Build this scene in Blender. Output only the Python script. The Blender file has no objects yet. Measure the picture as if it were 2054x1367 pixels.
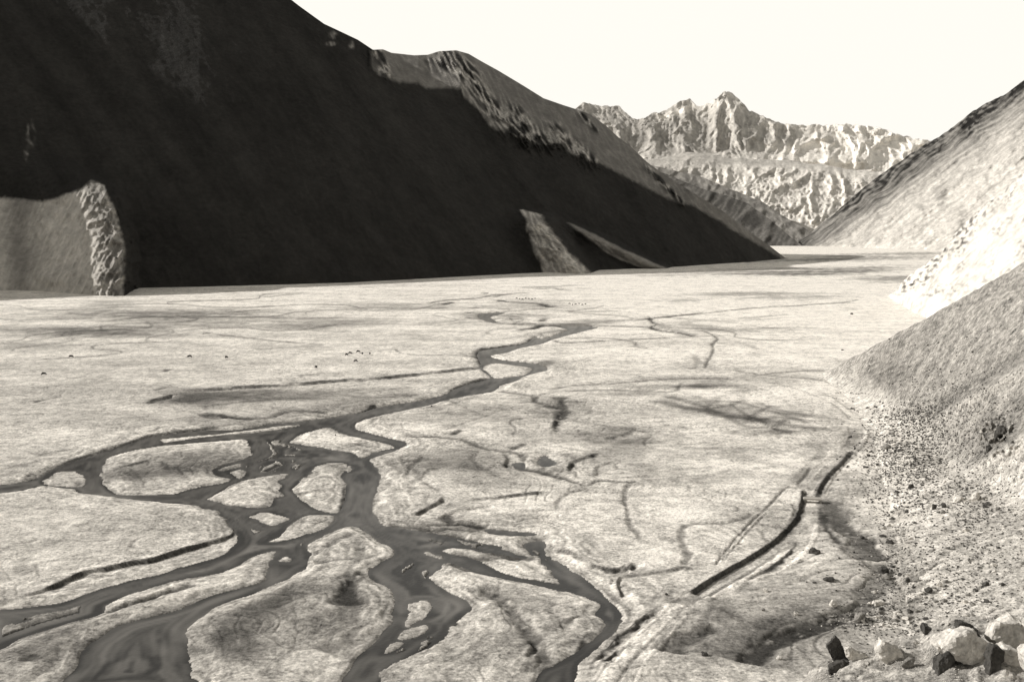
import bpy, math, random
import numpy as np
from mathutils import Vector, Matrix, noise as mnoise

random.seed(7); np.random.seed(7)
sc = bpy.context.scene
COL = sc.collection
# ---------------------------------------------------------------- camera
F = 2200.0; CX = 1027.0; CY = 683.5; HOR = 455.0; H = 80.0
PITCH = math.atan((CY - HOR) / F)
cam_d = bpy.data.cameras.new('camera'); cam = bpy.data.objects.new('camera', cam_d); COL.objects.link(cam)
cam_d.lens = 36.0 * F / 2054.0; cam_d.sensor_width = 36.0
cam_d.clip_start = 0.5; cam_d.clip_end = 90000.0
cam.location = (0, 0, H); cam.rotation_euler = (math.pi / 2 - PITCH, 0, 0)
sc.camera = cam
CP, SP = math.cos(PITCH), math.sin(PITCH)

def ray(px, py):
    """viewing direction of photograph position: unit horizontal (hx, hy) and rise per metre"""
    a = (np.asarray(px, float) - CX) / F; b = (CY - np.asarray(py, float)) / F
    dx = a; dy = CP + b * SP; dz = -SP + b * CP
    L = np.hypot(dx, dy)
    return dx / L, dy / L, dz / L

def ground(px, py, z=0.0):
    hx, hy, e = ray(px, py)
    e = np.minimum(e, -1e-4)
    r = (z - H) / e
    return hx * r, hy * r

# the twelve enlargements the outlines were traced on
def zm(ox, oy, s):
    return lambda pts: [(ox + x / s, oy + y / s) for x, y in pts]
A = zm(0, 800, 2.411); B = zm(600, 800, 2.411); C = zm(1100, 800, 2.411)
D = zm(0, 540, 2.934); E = zm(700, 500, 2.934); G = zm(1300, 450, 2.724)
P = zm(0, 0, 1.0); K = zm(1540, 840, 6.836)

# ---------------------------------------------------------------- noise
_rng = np.random.RandomState(3)
_perm = _rng.permutation(4096).astype(np.int64)
_ang = _rng.rand(4096) * 2 * np.pi
_gx, _gy = np.cos(_ang), np.sin(_ang)
def perlin(x, y, seed=0):
    x = np.asarray(x, float); y = np.asarray(y, float)
    xi = np.floor(x).astype(np.int64); yi = np.floor(y).astype(np.int64)
    xf = x - xi; yf = y - yi
    u = xf * xf * xf * (xf * (xf * 6 - 15) + 10); v = yf * yf * yf * (yf * (yf * 6 - 15) + 10)
    def g(i, j, fx, fy):
        h = _perm[(_perm[(xi + i + seed * 131) & 4095] + yi + j) & 4095]
        return _gx[h] * fx + _gy[h] * fy
    a = g(0, 0, xf, yf); b = g(1, 0, xf - 1, yf); c = g(0, 1, xf, yf - 1); d = g(1, 1, xf - 1, yf - 1)
    return (a + (b - a) * u + (c - a) * v + (a - b - c + d) * u * v) * 1.5
def fbm(x, y, o=5, seed=0, gain=0.5, lac=2.03):
    s = 0.0; a = 1.0; t = 0.0
    for i in range(o):
        s = s + a * perlin(x, y, seed + i * 7); t += a
        a *= gain; x = x * lac; y = y * lac
    return s / t
def ridged(x, y, o=5, seed=0, gain=0.5, lac=2.07):
    s = 0.0; a = 1.0; t = 0.0; w = 1.0
    for i in range(o):
        n = 1.0 - np.abs(perlin(x, y, seed + i * 5)) * 1.6
        n = np.clip(n, 0, 1) ** 2 * w
        w = np.clip(n * 1.6, 0, 1)
        s = s + a * n; t += a; a *= gain; x = x * lac; y = y * lac
    return s / t
def sstep(a, b, x):
    t = np.clip((x - a) / (b - a), 0, 1); return t * t * (3 - 2 * t)

# ---------------------------------------------------------------- materials
TINT = (1.0, 0.95, 0.865)
def nt(name):
    m = bpy.data.materials.new(name); m.use_nodes = True
    t = m.node_tree; t.nodes.clear()
    out = t.nodes.new('ShaderNodeOutputMaterial'); bs = t.nodes.new('ShaderNodeBsdfPrincipled')
    t.links.new(bs.outputs[0], out.inputs[0])
    return m, t, bs
def earth_material(name, scales, amp=0.25, bump=0.6, bump_scale=1.0, base=None, rough=0.95, bdist=0.3):
    """tone attribute (albedo) broken up by several octaves of grain, tinted slightly warm"""
    m, t, bs = nt(name); N = t.nodes.new; L = t.links.new
    bs.inputs['Roughness'].default_value = rough
    bs.inputs['Specular IOR Level'].default_value = 0.1
    tc = N('ShaderNodeTexCoord')
    if base is None:
        at = N('ShaderNodeAttribute'); at.attribute_name = 'tone'; val = at.outputs['Fac']
    else:
        v = N('ShaderNodeValue'); v.outputs[0].default_value = base; val = v.outputs[0]
    acc = None
    for i, (s, w) in enumerate(scales):
        n = N('ShaderNodeTexNoise'); n.inputs['Scale'].default_value = s
        n.inputs['Detail'].default_value = 5; n.inputs['Roughness'].default_value = 0.65
        L(tc.outputs['Object'], n.inputs['Vector'])
        mm = N('ShaderNodeMath'); mm.operation = 'MULTIPLY_ADD'
        L(n.outputs['Fac'], mm.inputs[0]); mm.inputs[1].default_value = 2 * w * amp; mm.inputs[2].default_value = -w * amp
        if acc is None: acc = mm.outputs[0]
        else:
            ad = N('ShaderNodeMath'); ad.operation = 'ADD'; L(acc, ad.inputs[0]); L(mm.outputs[0], ad.inputs[1]); acc = ad.outputs[0]
    one = N('ShaderNodeMath'); one.operation = 'ADD'; L(acc, one.inputs[0]); one.inputs[1].default_value = 1.0
    mu = N('ShaderNodeMath'); mu.operation = 'MULTIPLY'; L(val, mu.inputs[0]); L(one.outputs[0], mu.inputs[1]); mu.use_clamp = True
    cmb = N('ShaderNodeCombineColor')
    for i in range(3):
        k = N('ShaderNodeMath'); k.operation = 'MULTIPLY'; k.inputs[1].default_value = TINT[i]
        L(mu.outputs[0], k.inputs[0]); L(k.outputs[0], cmb.inputs[i])
    L(cmb.outputs[0], bs.inputs['Base Color'])
    if bump > 0:
        bn = N('ShaderNodeTexNoise'); bn.inputs['Scale'].default_value = bump_scale
        bn.inputs['Detail'].default_value = 8; bn.inputs['Roughness'].default_value = 0.7
        L(tc.outputs['Object'], bn.inputs['Vector'])
        b = N('ShaderNodeBump'); b.inputs['Strength'].default_value = bump; b.inputs['Distance'].default_value = bdist
        L(bn.outputs['Fac'], b.inputs['Height']); L(b.outputs[0], bs.inputs['Normal'])
    return m

M_FLOOR = earth_material('valley_gravel', [(1.1, 1.0), (0.3, 0.8), (0.05, 0.5)], amp=1.25, bump=0.9, bump_scale=0.9, bdist=0.5)
M_MOUNT = earth_material('shade_toned_scree', [(0.12, 0.8), (0.02, 0.6)], amp=0.7, bump=1.0, bump_scale=0.06, bdist=5.0)  # its tone attribute carries painted shade and sunlit parts
M_SLOPE = earth_material('pale_scree', [(1.5, 1.0), (0.5, 0.9), (0.12, .5)], amp=1.5, bump=1.0, bump_scale=0.9, bdist=0.7)
M_FARSLOPE = earth_material('far_scree', [(0.12, 0.8), (0.03, 0.6)], amp=0.7, bump=0.9, bump_scale=0.08, bdist=4.0)
M_RANGE = earth_material('range_rock', [(0.02, 0.8), (0.006, 0.6)], amp=0.6, bump=0.8, bump_scale=0.012, bdist=25.0)
M_ROCK_L = earth_material('pale_boulder', [(1.5, 0.9), (8.0, 0.9)], amp=1.0, bump=0.9, bump_scale=5.0, base=0.58, bdist=0.08)
M_ROCK_M = earth_material('grey_boulder', [(1.5, 0.9), (8.0, 0.9)], amp=1.0, bump=0.9, bump_scale=5.0, base=0.22, bdist=0.08)
M_ROCK_D = earth_material('dark_boulder', [(1.5, 0.9), (8.0, 0.9)], amp=1.0, bump=0.9, bump_scale=5.0, base=0.07, bdist=0.08)
M_CONCRETE = earth_material('pale_concrete', [(1.5, 0.6), (5.0, 0.4)], amp=0.3, bump=0.3, bump_scale=5.0, base=0.5, bdist=0.05)
M_HIDE = earth_material('animal_hide', [(6.0, 0.6)], amp=0.4, bump=0.2, bump_scale=20.0, base=0.03, bdist=0.02)

def water_material():
    m, t, bs = nt('silty_water'); N = t.nodes.new; L = t.links.new
    tc = N('ShaderNodeTexCoord')
    at = N('ShaderNodeAttribute'); at.attribute_name = 'tone'
    cm = N('ShaderNodeCombineColor')
    for i in range(3):
        k = N('ShaderNodeMath'); k.operation = 'MULTIPLY'; k.inputs[1].default_value = TINT[i]; L(at.outputs['Fac'], k.inputs[0]); L(k.outputs[0], cm.inputs[i])
    L(cm.outputs[0], bs.inputs['Base Color'])
    bs.inputs['Roughness'].default_value = 0.28
    bs.inputs['IOR'].default_value = 1.33
    bs.inputs['Specular IOR Level'].default_value = 0.16
    w = N('ShaderNodeTexNoise'); w.inputs['Scale'].default_value = 1.2; w.inputs['Detail'].default_value = 4
    L(tc.outputs['Object'], w.inputs['Vector'])
    b = N('ShaderNodeBump'); b.inputs['Strength'].default_value = 0.35; b.inputs['Distance'].default_value = 0.1
    L(w.outputs['Fac'], b.inputs['Height']); L(b.outputs[0], bs.inputs['Normal'])
    return m
M_WATER = water_material()

# ---------------------------------------------------------------- object helpers
def tag(o, label=None, cat=None, group=None, kind=None):
    if label: o['label'] = label
    if cat: o['category'] = cat
    if group: o['group'] = group
    if kind: o['kind'] = kind
    return o
def grid_object(name, X, Y, Z, tone, mat, label, cat='terrain', smooth=True):
    n, m = X.shape
    me = bpy.data.meshes.new(name)
    co = np.stack([X, Y, Z], -1).reshape(-1, 3).astype(np.float32)
    idx = np.arange(n * m).reshape(n, m)
    q = np.stack([idx[:-1, :-1], idx[:-1, 1:], idx[1:, 1:], idx[1:, :-1]], -1).reshape(-1, 4)
    # keep faces looking up
    me.vertices.add(len(co)); me.vertices.foreach_set('co', co.ravel())
    me.loops.add(q.size); me.loops.foreach_set('vertex_index', q.ravel().astype(np.int32))
    me.polygons.add(len(q)); me.polygons.foreach_set('loop_start', (np.arange(len(q)) * 4).astype(np.int32))
    me.polygons.foreach_set('loop_total', np.full(len(q), 4, np.int32))
    if smooth: me.polygons.foreach_set('use_smooth', np.ones(len(q), bool))
    me.update(calc_edges=True)
    at = me.attributes.new('tone', 'FLOAT', 'POINT')
    at.data.foreach_set('value', np.clip(tone, 0.015, 0.85).ravel().astype(np.float32))
    me.materials.append(mat)
    o = bpy.data.objects.new(name, me); COL.objects.link(o)
    return tag(o, label, cat, kind='structure')

def interp(pts, x):
    xs = [p[0] for p in pts]; ys = [p[1] for p in pts]
    return np.interp(x, xs, ys)

# ================================================================ VALLEY FLOOR
py_rows = np.concatenate([[2300, 1900, 1650, 1520], np.arange(1440, 640, -1.8), np.arange(640, 500, -1.2), np.arange(500, 470, -1.0), [468, 465, 462, 460, 458.5, 457.3, 456.6]])
px_cols = np.concatenate([[-3500, -2200, -1400, -900, -550, -350, -220, -140], np.arange(-90, 2140, 2.1), [2180, 2260, 2400, 2700, 3200, 4200, 6000]])
PX, PY = np.meshgrid(px_cols, py_rows)
GX, GY = ground(PX, PY)
NR, NC = PX.shape
DIST = np.hypot(GX, GY)
MPP = DIST / F                      # metres per photograph unit sideways

def rows_cols(x0, x1, y0, y1):
    c0, c1 = np.searchsorted(px_cols, [x0, x1]); 
    r0 = NR - np.searchsorted(py_rows[::-1], y1, side='right'); r1 = NR - np.searchsorted(py_rows[::-1], y0)
    return max(r0, 0), min(r1, NR), max(c0, 0), min(c1, NC)
def dense(pts, step=6):
    """Catmull-Rom through the traced points"""
    p = np.array(pts, float); out = []
    if len(p) == 2: return p
    q = np.vstack([2 * p[0] - p[1], p, 2 * p[-1] - p[-2]])
    for i in range(1, len(q) - 2):
        k = max(1, int(np.hypot(*(q[i + 1] - q[i])) / step))
        for t in np.arange(k) / k:
            out.append(0.5 * ((2 * q[i]) + (-q[i - 1] + q[i + 1]) * t + (2 * q[i - 1] - 5 * q[i] + 4 * q[i + 1] - q[i + 2]) * t * t + (-q[i - 1] + 3 * q[i] - 3 * q[i + 1] + q[i + 2]) * t ** 3))
    out.append(q[-2]); return np.array(out)
class LD: bp = None
def line_dist(pts, R, closed=False, smooth=True):
    """signed distance in metres to a traced line on the plain (R: reach); + on its left side; and run 0..1"""
    pp = dense(pts) if smooth else np.array(pts, float)
    if closed: pp = np.vstack([pp, pp[:1]])
    wx, wy = ground(pp[:, 0], pp[:, 1])
    best = np.full(PX.shape, 1e9); sg = np.zeros(PX.shape); run = np.zeros(PX.shape); LD.bp = np.full(PX.shape, 1e9)
    seglen = np.hypot(np.diff(wx), np.diff(wy)); cum = np.concatenate([[0], np.cumsum(seglen)]); tot = max(cum[-1], 1e-6)
    for i in range(len(pp) - 1):
        x0, y0, x1, y1 = pp[i][0], pp[i][1], pp[i + 1][0], pp[i + 1][1]
        d = min(np.hypot(wx[i], wy[i]), np.hypot(wx[i + 1], wy[i + 1]))
        mx = R * F / d; my = max(R * H * F / (d * d) * 1.5, 3)
        r0, r1, c0, c1 = rows_cols(min(x0, x1) - mx, max(x0, x1) + mx, min(y0, y1) - my, max(y0, y1) + my)
        if r1 <= r0 or c1 <= c0: continue
        sx = GX[r0:r1, c0:c1]; sy = GY[r0:r1, c0:c1]
        ax, ay = wx[i], wy[i]; ex, ey = wx[i + 1] - ax, wy[i + 1] - ay; l2 = ex * ex + ey * ey + 1e-9
        t = np.clip(((sx - ax) * ex + (sy - ay) * ey) / l2, 0, 1)
        dd = np.hypot(sx - ax - t * ex, sy - ay - t * ey)
        cr = ex * (sy - ay) - ey * (sx - ax)
        qx = PX[r0:r1, c0:c1] - x0; qy = PY[r0:r1, c0:c1] - y0; fx, fy = x1 - x0, y1 - y0
        tp = np.clip((qx * fx + qy * fy) / (fx * fx + fy * fy + 1e-9), 0, 1)
        LD.bp[r0:r1, c0:c1] = np.minimum(LD.bp[r0:r1, c0:c1], np.hypot(qx - tp * fx, qy - tp * fy))
        b = best[r0:r1, c0:c1]; k = dd < b
        b[k] = dd[k]; sg[r0:r1, c0:c1][k] = np.sign(cr)[k]; run[r0:r1, c0:c1][k] = ((cum[i] + t * seglen[i]) / tot)[k]
    return best, sg, run
def inside(poly):
    """even-odd test on the grid, row by row"""
    p = dense(list(poly) + [poly[0]]); out = np.zeros(PX.shape, bool)
    x0, y0 = p[:-1, 0], p[:-1, 1]; x1, y1 = p[1:, 0], p[1:, 1]
    for r, y in enumerate(py_rows):
        k = (y0 <= y) != (y1 <= y)
        if not k.any(): continue
        xs = x0[k] + (y - y0[k]) / (y1[k] - y0[k]) * (x1[k] - x0[k])
        out[r] = (np.searchsorted(np.sort(xs), px_cols) % 2) == 1
    return out

OUTER = (A([(-100,425),(100,403),(190,380),(300,322),(420,284),(560,240),(640,210),(720,185),(850,168),(1000,152),(1130,150),(1240,134),(1300,120),(1450,108),(1600,88)])
  + B([(240,75),(300,66),(365,46),(500,22),(600,8)])
  + E([(520,868),(580,850),(600,832),(700,795),(800,770),(832,758),(800,722),(768,700),(772,665),(752,625),(762,603),(850,585),(1000,562),(1055,545),(1090,517),(1150,525),(1250,492),(1290,475),(1240,455),(1330,452),(1460,460),(1370,485),(1200,530),(1120,560),(1010,580),(930,608),(830,627),(900,652),(980,660),(1090,673),(1160,690),(1165,712),(1060,737),(1000,767),(900,800),(860,832),(760,852),(600,882),(450,922),(300,952),(130,987),(45,1018)])
  + B([(262,125),(290,152),(400,182),(500,207),(522,216),(480,242),(430,262),(380,278),(340,297),(370,340),(395,385),(382,430),(372,465),(357,510),(366,545),(385,592),(430,615),(505,622),(580,640),(700,662),(830,690),(930,705),(1020,735),(1145,768),(1150,780),(1050,768),(900,738),(760,720),(690,732),(750,750),(830,765),(910,808),(1010,850),(1150,880),(1322,912),(1330,935),(1200,908),(1080,885),(950,862),(860,842),(800,815),(720,795),(685,815),(650,850),(680,900),(740,945),(800,975),(830,1008),(795,1040),(745,1085),(738,1110),(700,1155),(620,1205),(530,1245),(462,1290),(430,1340),(400,1420),(180,1420),(230,1290),(340,1195),(420,1112),(458,1060),(470,1000),(458,930),(400,890),(345,850),(372,805),(430,770),(462,735),(440,710),(390,690),(335,655),(300,622),(240,615),(160,640),(70,685),(45,715),(55,790),(5,828)])
  + A([(1440,835),(1350,882),(1250,930),(1050,1002),(960,1060),(900,1112),(905,1165),(920,1220),(925,1300),(930,1420),(300,1420),(360,1285),(400,1210),(500,1130),(620,1077),(850,1022),(1000,960),(1150,912),(1270,878),(1292,850),(1287,800),(1332,735),(1210,768),(1150,805),(1060,845),(950,864),(850,882),(700,922),(600,952),(492,998),(490,1032),(400,1065),(250,1107),(100,1158),(-100,1230),(-100,1045),(100,1014),(300,987),(450,927),(600,887),(800,837),(1000,782),(1100,737),(1152,692),(1140,650),(1088,592),(1040,548),(960,520),(850,502),(740,494),(600,482),(480,464),(385,453),(365,434),(300,430),(200,420),(100,442),(-100,465)]))
ISL = [A([(205,397),(235,375),(280,352),(350,348),(405,370),(412,395),(388,425),(300,421),(215,410)]),
  A([(503,300),(545,272),(650,247),(800,224),(1000,207),(1190,194),(1207,215),(1215,245),(1230,265),(1180,290),(1080,318),(1035,345),(1060,370),(1115,388),(1080,405),(1000,420),(900,443),(840,460),(700,464),(570,461),(515,432),(492,365)]),
  A([(785,195),(950,176),(1150,158),(1400,128),(1455,128),(1350,148),(1150,168),(950,190),(790,212)]),
  A([(1008,480),(1080,440),(1150,402),(1200,388),(1285,372),(1335,365),(1395,362),(1380,385),(1340,395),(1365,420),(1350,440),(1368,470),(1320,480),(1320,512),(1250,527),(1180,520),(1080,500)]),
  A([(1040,342),(1100,322),(1162,311),(1168,326),(1060,353)]), A([(1100,355),(1160,340),(1198,350),(1195,368),(1155,385)]),
  A([(1285,332),(1345,306),(1358,318),(1300,348),(1255,358)]),
  A([(1212,570),(1275,546),(1380,562),(1402,578),(1320,615),(1270,600)]),
  A([(1410,437),(1440,400),(1480,370),(1520,330),(1600,308),(1680,318),(1650,370),(1677,420),(1670,480),(1645,538),(1605,548),(1520,528),(1460,490),(1440,460)]),
  A([(1300,690),(1390,622),(1470,572),(1520,560),(1610,566),(1618,582),(1560,630),(1450,668),(1350,688)]),
  B([(-42,208),(10,168),(80,148),(145,138),(200,165),(285,187),(400,208),(472,232),(400,250),(350,264),(305,285),(250,262),(160,245),(60,228),(-10,215)]),
  B([(217,327),(255,322),(262,342),(237,354)]),
  B([(517,987),(600,968),(660,990),(640,1040),(565,1078),(517,1098)]),
  B([(483,1158),(515,1118),(618,1090),(620,1110),(560,1148),(500,1163)]), B([(410,1230),(450,1182),(500,1176),(480,1200),(430,1228)]),
  B([(610,737),(690,762),(688,772),(620,752)]),
  E([(785,690),(830,670),(900,672),(1090,700),(1075,715),(1040,738),(950,752),(850,760),(830,735),(790,712)]),
  A([(1360,780),(1385,763),(1410,770),(1395,785)]),
  ]
RIGHT = B([(1088,700),(1120,690),(1185,693),(1205,740),(1255,790),(1340,842),(1420,900),(1500,960),(1535,1005),(1560,1060),(1540,1118),(1480,1180),(1400,1240),(1350,1290),(1310,1420),(1100,1420),(1160,1320),(1225,1290),(1340,1230),(1368,1190),(1440,1135),(1482,1092),(1470,1062),(1435,1035),(1462,1003),(1420,972),(1325,932),(1240,862),(1178,800),(1110,755)])
SMALLW = [E([(760,380),(900,370),(915,378),(870,388),(830,400),(870,428),(830,430),(760,400)]), E([(880,300),(920,300),(935,312),(870,306)]),
  B([(1165,280),(1200,278),(1230,315),(1180,325)]) , B([(900,625),(960,632),(1140,652),(1060,660),(940,650),(890,636)]),
  B([(1030,318),(1075,310),(1095,345),(1060,340)])]
UP = 0.0
wat = inside(OUTER)
for i in ISL: wat &= ~inside(i)
R_in = inside(RIGHT); wat |= R_in
for s in SMALLW: wat |= inside(s)
wd = np.full(PX.shape, 1e9)
for poly in [OUTER] + ISL + [RIGHT] + SMALLW:
    d, s, r = line_dist(list(poly) + [poly[0]], 30.0)
    wd = np.minimum(wd, d)

n_big = fbm(GX / 90, GY / 90, 4, 1); n_mid = fbm(GX / 18, GY / 18, 4, 2); n_sm = fbm(GX / 4.5, GY / 4.5, 3, 3)
rag = (0.8 * n_sm + 0.35 * fbm(GX / 1.5, GY / 1.5, 2, 8)) * (0.25 + 1.2 * sstep(-.2, .4, fbm(GX / 40, GY / 40, 2, 9))) + 2.0 * n_mid * sstep(900, 400, DIST)
sdw = np.where(wat, -wd, wd) + rag; sdw = np.where(wd > 1e8, 1e9, sdw)
wat = sdw < 0; wd = np.abs(sdw)
reg = np.zeros(PX.shape)
for (x, y, a, b, t_) in ((960, 1090, 130, 22, .25), (860, 1150, 60, 20, .3), (540, 930, 60, 22, 0), (830, 1260, 60, 40, -.6), (120, 1240, 110, 26, -.25), (500, 1050, 70, 20, -.3), (640, 1090, 60, 14, 0), (1280, 1180, 60, 20, .6), (560, 905, 40, 20, 0), (650, 1150, 50, 20, 0)):
    sx = PX - x; sy = PY - y; u_ = (sx * math.cos(t_) + sy * math.sin(t_)) / a; v_ = (-sx * math.sin(t_) + sy * math.cos(t_)) / b
    reg = np.maximum(reg, np.exp(-(u_ * u_ + v_ * v_)))
bar = wat & (perlin(wd / 2.6 + 1.2 * n_mid, n_big * 5 + GX / 45, 50) + .25 * n_sm + .25 * (reg - 1) > .17) & (wd > 1.0) & (reg > .3)
wat &= ~bar; wd = np.where(bar, .7, wd)
# swirling bar-and-swale relief: warped contour lines
wx_ = GX + 26 * fbm(GX / 60, GY / 60, 3, 11); wy_ = GY + 26 * fbm(GX / 60, GY / 60, 3, 12)
swirl = perlin(wx_ / 34, wy_ / 34, 5)
scroll = np.abs(((swirl * 5.0) % 1.0) - 0.5) * 2          # nested rings
crack = np.exp(-(np.abs(fbm(wx_ / 55, wy_ / 55, 4, 21)) * MPP ** -0.5 / 0.012) ** 2)
bankw = 3.0 + 6.0 * sstep(-0.3, 0.5, n_mid)
Z = 0.25 + 0.65 * sstep(0.0, 1.0, (wd - 0.4) / bankw) + 0.10 * n_mid + 0.05 * n_sm + 0.10 * (scroll - 0.5) * sstep(700, 200, DIST)
Z = np.where(wat, -0.12 - 0.9 * sstep(0, 3.0, wd), np.maximum(Z * sstep(0, 0.8, wd), 0.05 + 0.0 * Z))
Z = np.where(wd > 1e8, 0.9 + 0.12 * n_mid + 0.05 * n_sm, Z)

# low bars beside the water stay low
isl_in = np.zeros(PX.shape, bool)
for i in ISL: isl_in |= inside(i)
Z = np.where(isl_in & ~wat, np.minimum(Z, 0.10 + 0.45 * sstep(0, 5, wd) + 0.10 * n_mid), Z)

TONE = 0.43 + 0.06 * n_big + 0.07 * n_mid
# streaks that follow the plain
st = fbm(GX / 210 + GY / 700, GY / 55, 5, 31)
TONE += 0.16 * st
TONE *= 1 - 0.22 * crack * sstep(1500, 300, DIST)
TONE += -0.09 * (1 - scroll) * sstep(900, 150, DIST)
near = sstep(1100, 350, DIST)
par = perlin(wd / 1.9 + 2.5 * n_mid + 3 * n_big, n_big * 5 + GX / 60, 41) + .6 * perlin(wd / 0.9 + 2 * n_mid, GY / 40, 42)
pf = sstep(26, 6, wd) * (wd < 1e8) * near
TONE *= 1 + 0.42 * par * pf
Z += 0.10 * par * pf * (~wat) * sstep(0, 2, wd)
gate = sstep(-.05, .3, fbm(GX / 50, GY / 50, 3, 43) + .1)
ln = np.exp(-((1 - scroll) / .16) ** 2) * gate * near * sstep(2, 8, wd)
TONE *= 1 - 0.42 * ln; Z -= 0.22 * ln * (~wat)
swirl2 = perlin(wx_ / 15 + 4, wy_ / 15, 44); ln2 = np.exp(-((1 - np.abs(((swirl2 * 3) % 1) - .5) * 2) / .2) ** 2) * sstep(0.05, .3, fbm(GX / 35, GY / 35, 3, 45)) * near * sstep(700, 300, DIST)
TONE *= 1 - 0.30 * ln2; Z -= 0.12 * ln2 * (~wat)
TONE *= 1 - .22 * sstep(0.05, .4, fbm(GX / 42, GY / 42, 4, 46)) * near
# brightening to the right and far
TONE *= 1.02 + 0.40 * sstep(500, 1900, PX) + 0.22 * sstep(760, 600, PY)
# wet margin
TONE *= 1 - 0.35 * np.exp(-(wd / 2.2) ** 2) * ~wat * sstep(-0.2, 0.3, n_mid)
TONE += 0.10 * np.exp(-((wd - 3.5) / 2.0) ** 2) * ~wat * sstep(0.1, -0.4, n_mid)

def scarp(pts, drop=1.0, reach=14.0, dark=0.25, crumble=0.5, ends=0.08, lip=0.6):
    """a cut bank: the ground falls by `drop` on the right-hand side of the line, then slowly recovers"""
    global Z, TONE
    d, s, run = line_dist(pts, reach * 3 + 3)
    en = ends if (ends >= .15 or ends <= .025) else ends + .14
    e = sstep(0, en, run) * sstep(1, 1 - en, run) * (1.0 if ends <= .025 else (.65 + .6 * sstep(-.3, .25, n_mid + .5 * n_sm)))
    lip = np.maximum(lip * (1 + 1.2 * n_mid).clip(.5), np.minimum(DIST ** 2 * 9e-6, 4.0))
    sd = d * s + crumble * n_sm * 1.5
    low = sd < 0
    wdrop = np.exp(-np.abs(sd) / reach) * (d < reach * 3)
    fall = sstep(0.0, -lip, sd)
    Z = Z - drop * e * fall * wdrop * (~wat)
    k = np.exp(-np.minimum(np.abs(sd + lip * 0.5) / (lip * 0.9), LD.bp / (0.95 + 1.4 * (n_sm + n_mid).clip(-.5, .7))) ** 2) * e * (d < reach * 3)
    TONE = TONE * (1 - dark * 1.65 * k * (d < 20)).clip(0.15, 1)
def creek(pts, width=1.5, depth=0.5, dark=0.5, halo=0.12, ends=0.06):
    global Z, TONE
    w = width
    d, s, run = line_dist(pts, w * 6 + 4)
    e = sstep(0, ends, run) * sstep(1, 1 - ends, run)
    dd = np.maximum(d + n_sm * w * 0.7, 0)
    e = e * (.3 + .7 * sstep(-.42, .05, n_sm + .4 * n_mid + .25))
    weff = np.maximum(w * (1 + 1.2 * n_mid), MPP * 0.8).clip(.15)
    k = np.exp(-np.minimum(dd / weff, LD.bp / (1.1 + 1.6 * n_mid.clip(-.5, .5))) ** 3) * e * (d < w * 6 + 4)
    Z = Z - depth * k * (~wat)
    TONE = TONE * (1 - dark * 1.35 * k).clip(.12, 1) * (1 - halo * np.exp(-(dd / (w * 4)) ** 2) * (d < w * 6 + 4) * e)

# cut banks (traced left to right, so the right-hand side is the near side)
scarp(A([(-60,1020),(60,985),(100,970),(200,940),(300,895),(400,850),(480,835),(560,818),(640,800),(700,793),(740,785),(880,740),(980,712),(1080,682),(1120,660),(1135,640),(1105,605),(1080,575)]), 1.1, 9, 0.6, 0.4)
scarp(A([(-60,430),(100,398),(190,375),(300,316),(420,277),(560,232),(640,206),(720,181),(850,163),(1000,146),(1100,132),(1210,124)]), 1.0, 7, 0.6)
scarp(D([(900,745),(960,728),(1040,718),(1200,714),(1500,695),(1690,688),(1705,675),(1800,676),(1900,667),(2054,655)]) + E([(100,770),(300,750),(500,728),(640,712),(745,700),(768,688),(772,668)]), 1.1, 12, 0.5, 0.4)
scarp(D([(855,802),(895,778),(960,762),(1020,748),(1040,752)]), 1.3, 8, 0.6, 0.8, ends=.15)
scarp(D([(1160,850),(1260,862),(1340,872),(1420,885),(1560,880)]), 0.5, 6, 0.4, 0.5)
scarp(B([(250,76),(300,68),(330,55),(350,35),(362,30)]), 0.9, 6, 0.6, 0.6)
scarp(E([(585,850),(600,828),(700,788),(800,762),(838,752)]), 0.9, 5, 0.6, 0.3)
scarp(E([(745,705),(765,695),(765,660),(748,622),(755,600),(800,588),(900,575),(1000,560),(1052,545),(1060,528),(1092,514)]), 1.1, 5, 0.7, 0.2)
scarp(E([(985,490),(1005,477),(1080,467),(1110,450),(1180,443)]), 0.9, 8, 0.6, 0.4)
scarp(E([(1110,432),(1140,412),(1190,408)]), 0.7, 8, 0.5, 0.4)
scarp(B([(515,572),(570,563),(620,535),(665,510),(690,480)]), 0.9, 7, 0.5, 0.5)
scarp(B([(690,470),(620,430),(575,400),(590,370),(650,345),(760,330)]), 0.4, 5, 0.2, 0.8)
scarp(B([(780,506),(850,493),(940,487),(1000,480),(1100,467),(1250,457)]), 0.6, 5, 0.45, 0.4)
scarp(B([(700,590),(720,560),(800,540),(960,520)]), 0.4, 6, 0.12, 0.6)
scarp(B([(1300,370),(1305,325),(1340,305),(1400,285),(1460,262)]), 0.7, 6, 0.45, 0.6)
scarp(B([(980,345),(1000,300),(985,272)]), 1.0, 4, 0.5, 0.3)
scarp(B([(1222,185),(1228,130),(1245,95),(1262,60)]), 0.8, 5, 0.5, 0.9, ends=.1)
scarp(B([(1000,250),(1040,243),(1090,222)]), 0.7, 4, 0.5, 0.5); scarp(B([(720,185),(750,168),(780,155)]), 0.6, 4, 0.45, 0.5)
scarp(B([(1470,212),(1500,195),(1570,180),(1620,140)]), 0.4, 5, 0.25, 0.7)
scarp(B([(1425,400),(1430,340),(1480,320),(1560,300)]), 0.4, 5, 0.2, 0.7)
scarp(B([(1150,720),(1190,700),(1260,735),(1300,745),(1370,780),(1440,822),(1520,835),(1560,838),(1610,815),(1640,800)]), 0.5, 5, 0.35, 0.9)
scarp(C([(180,805),(260,832),(330,838),(360,825),(380,838),(400,808),(430,800)]), 0.45, 3, 0.4, 1.0)
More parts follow.
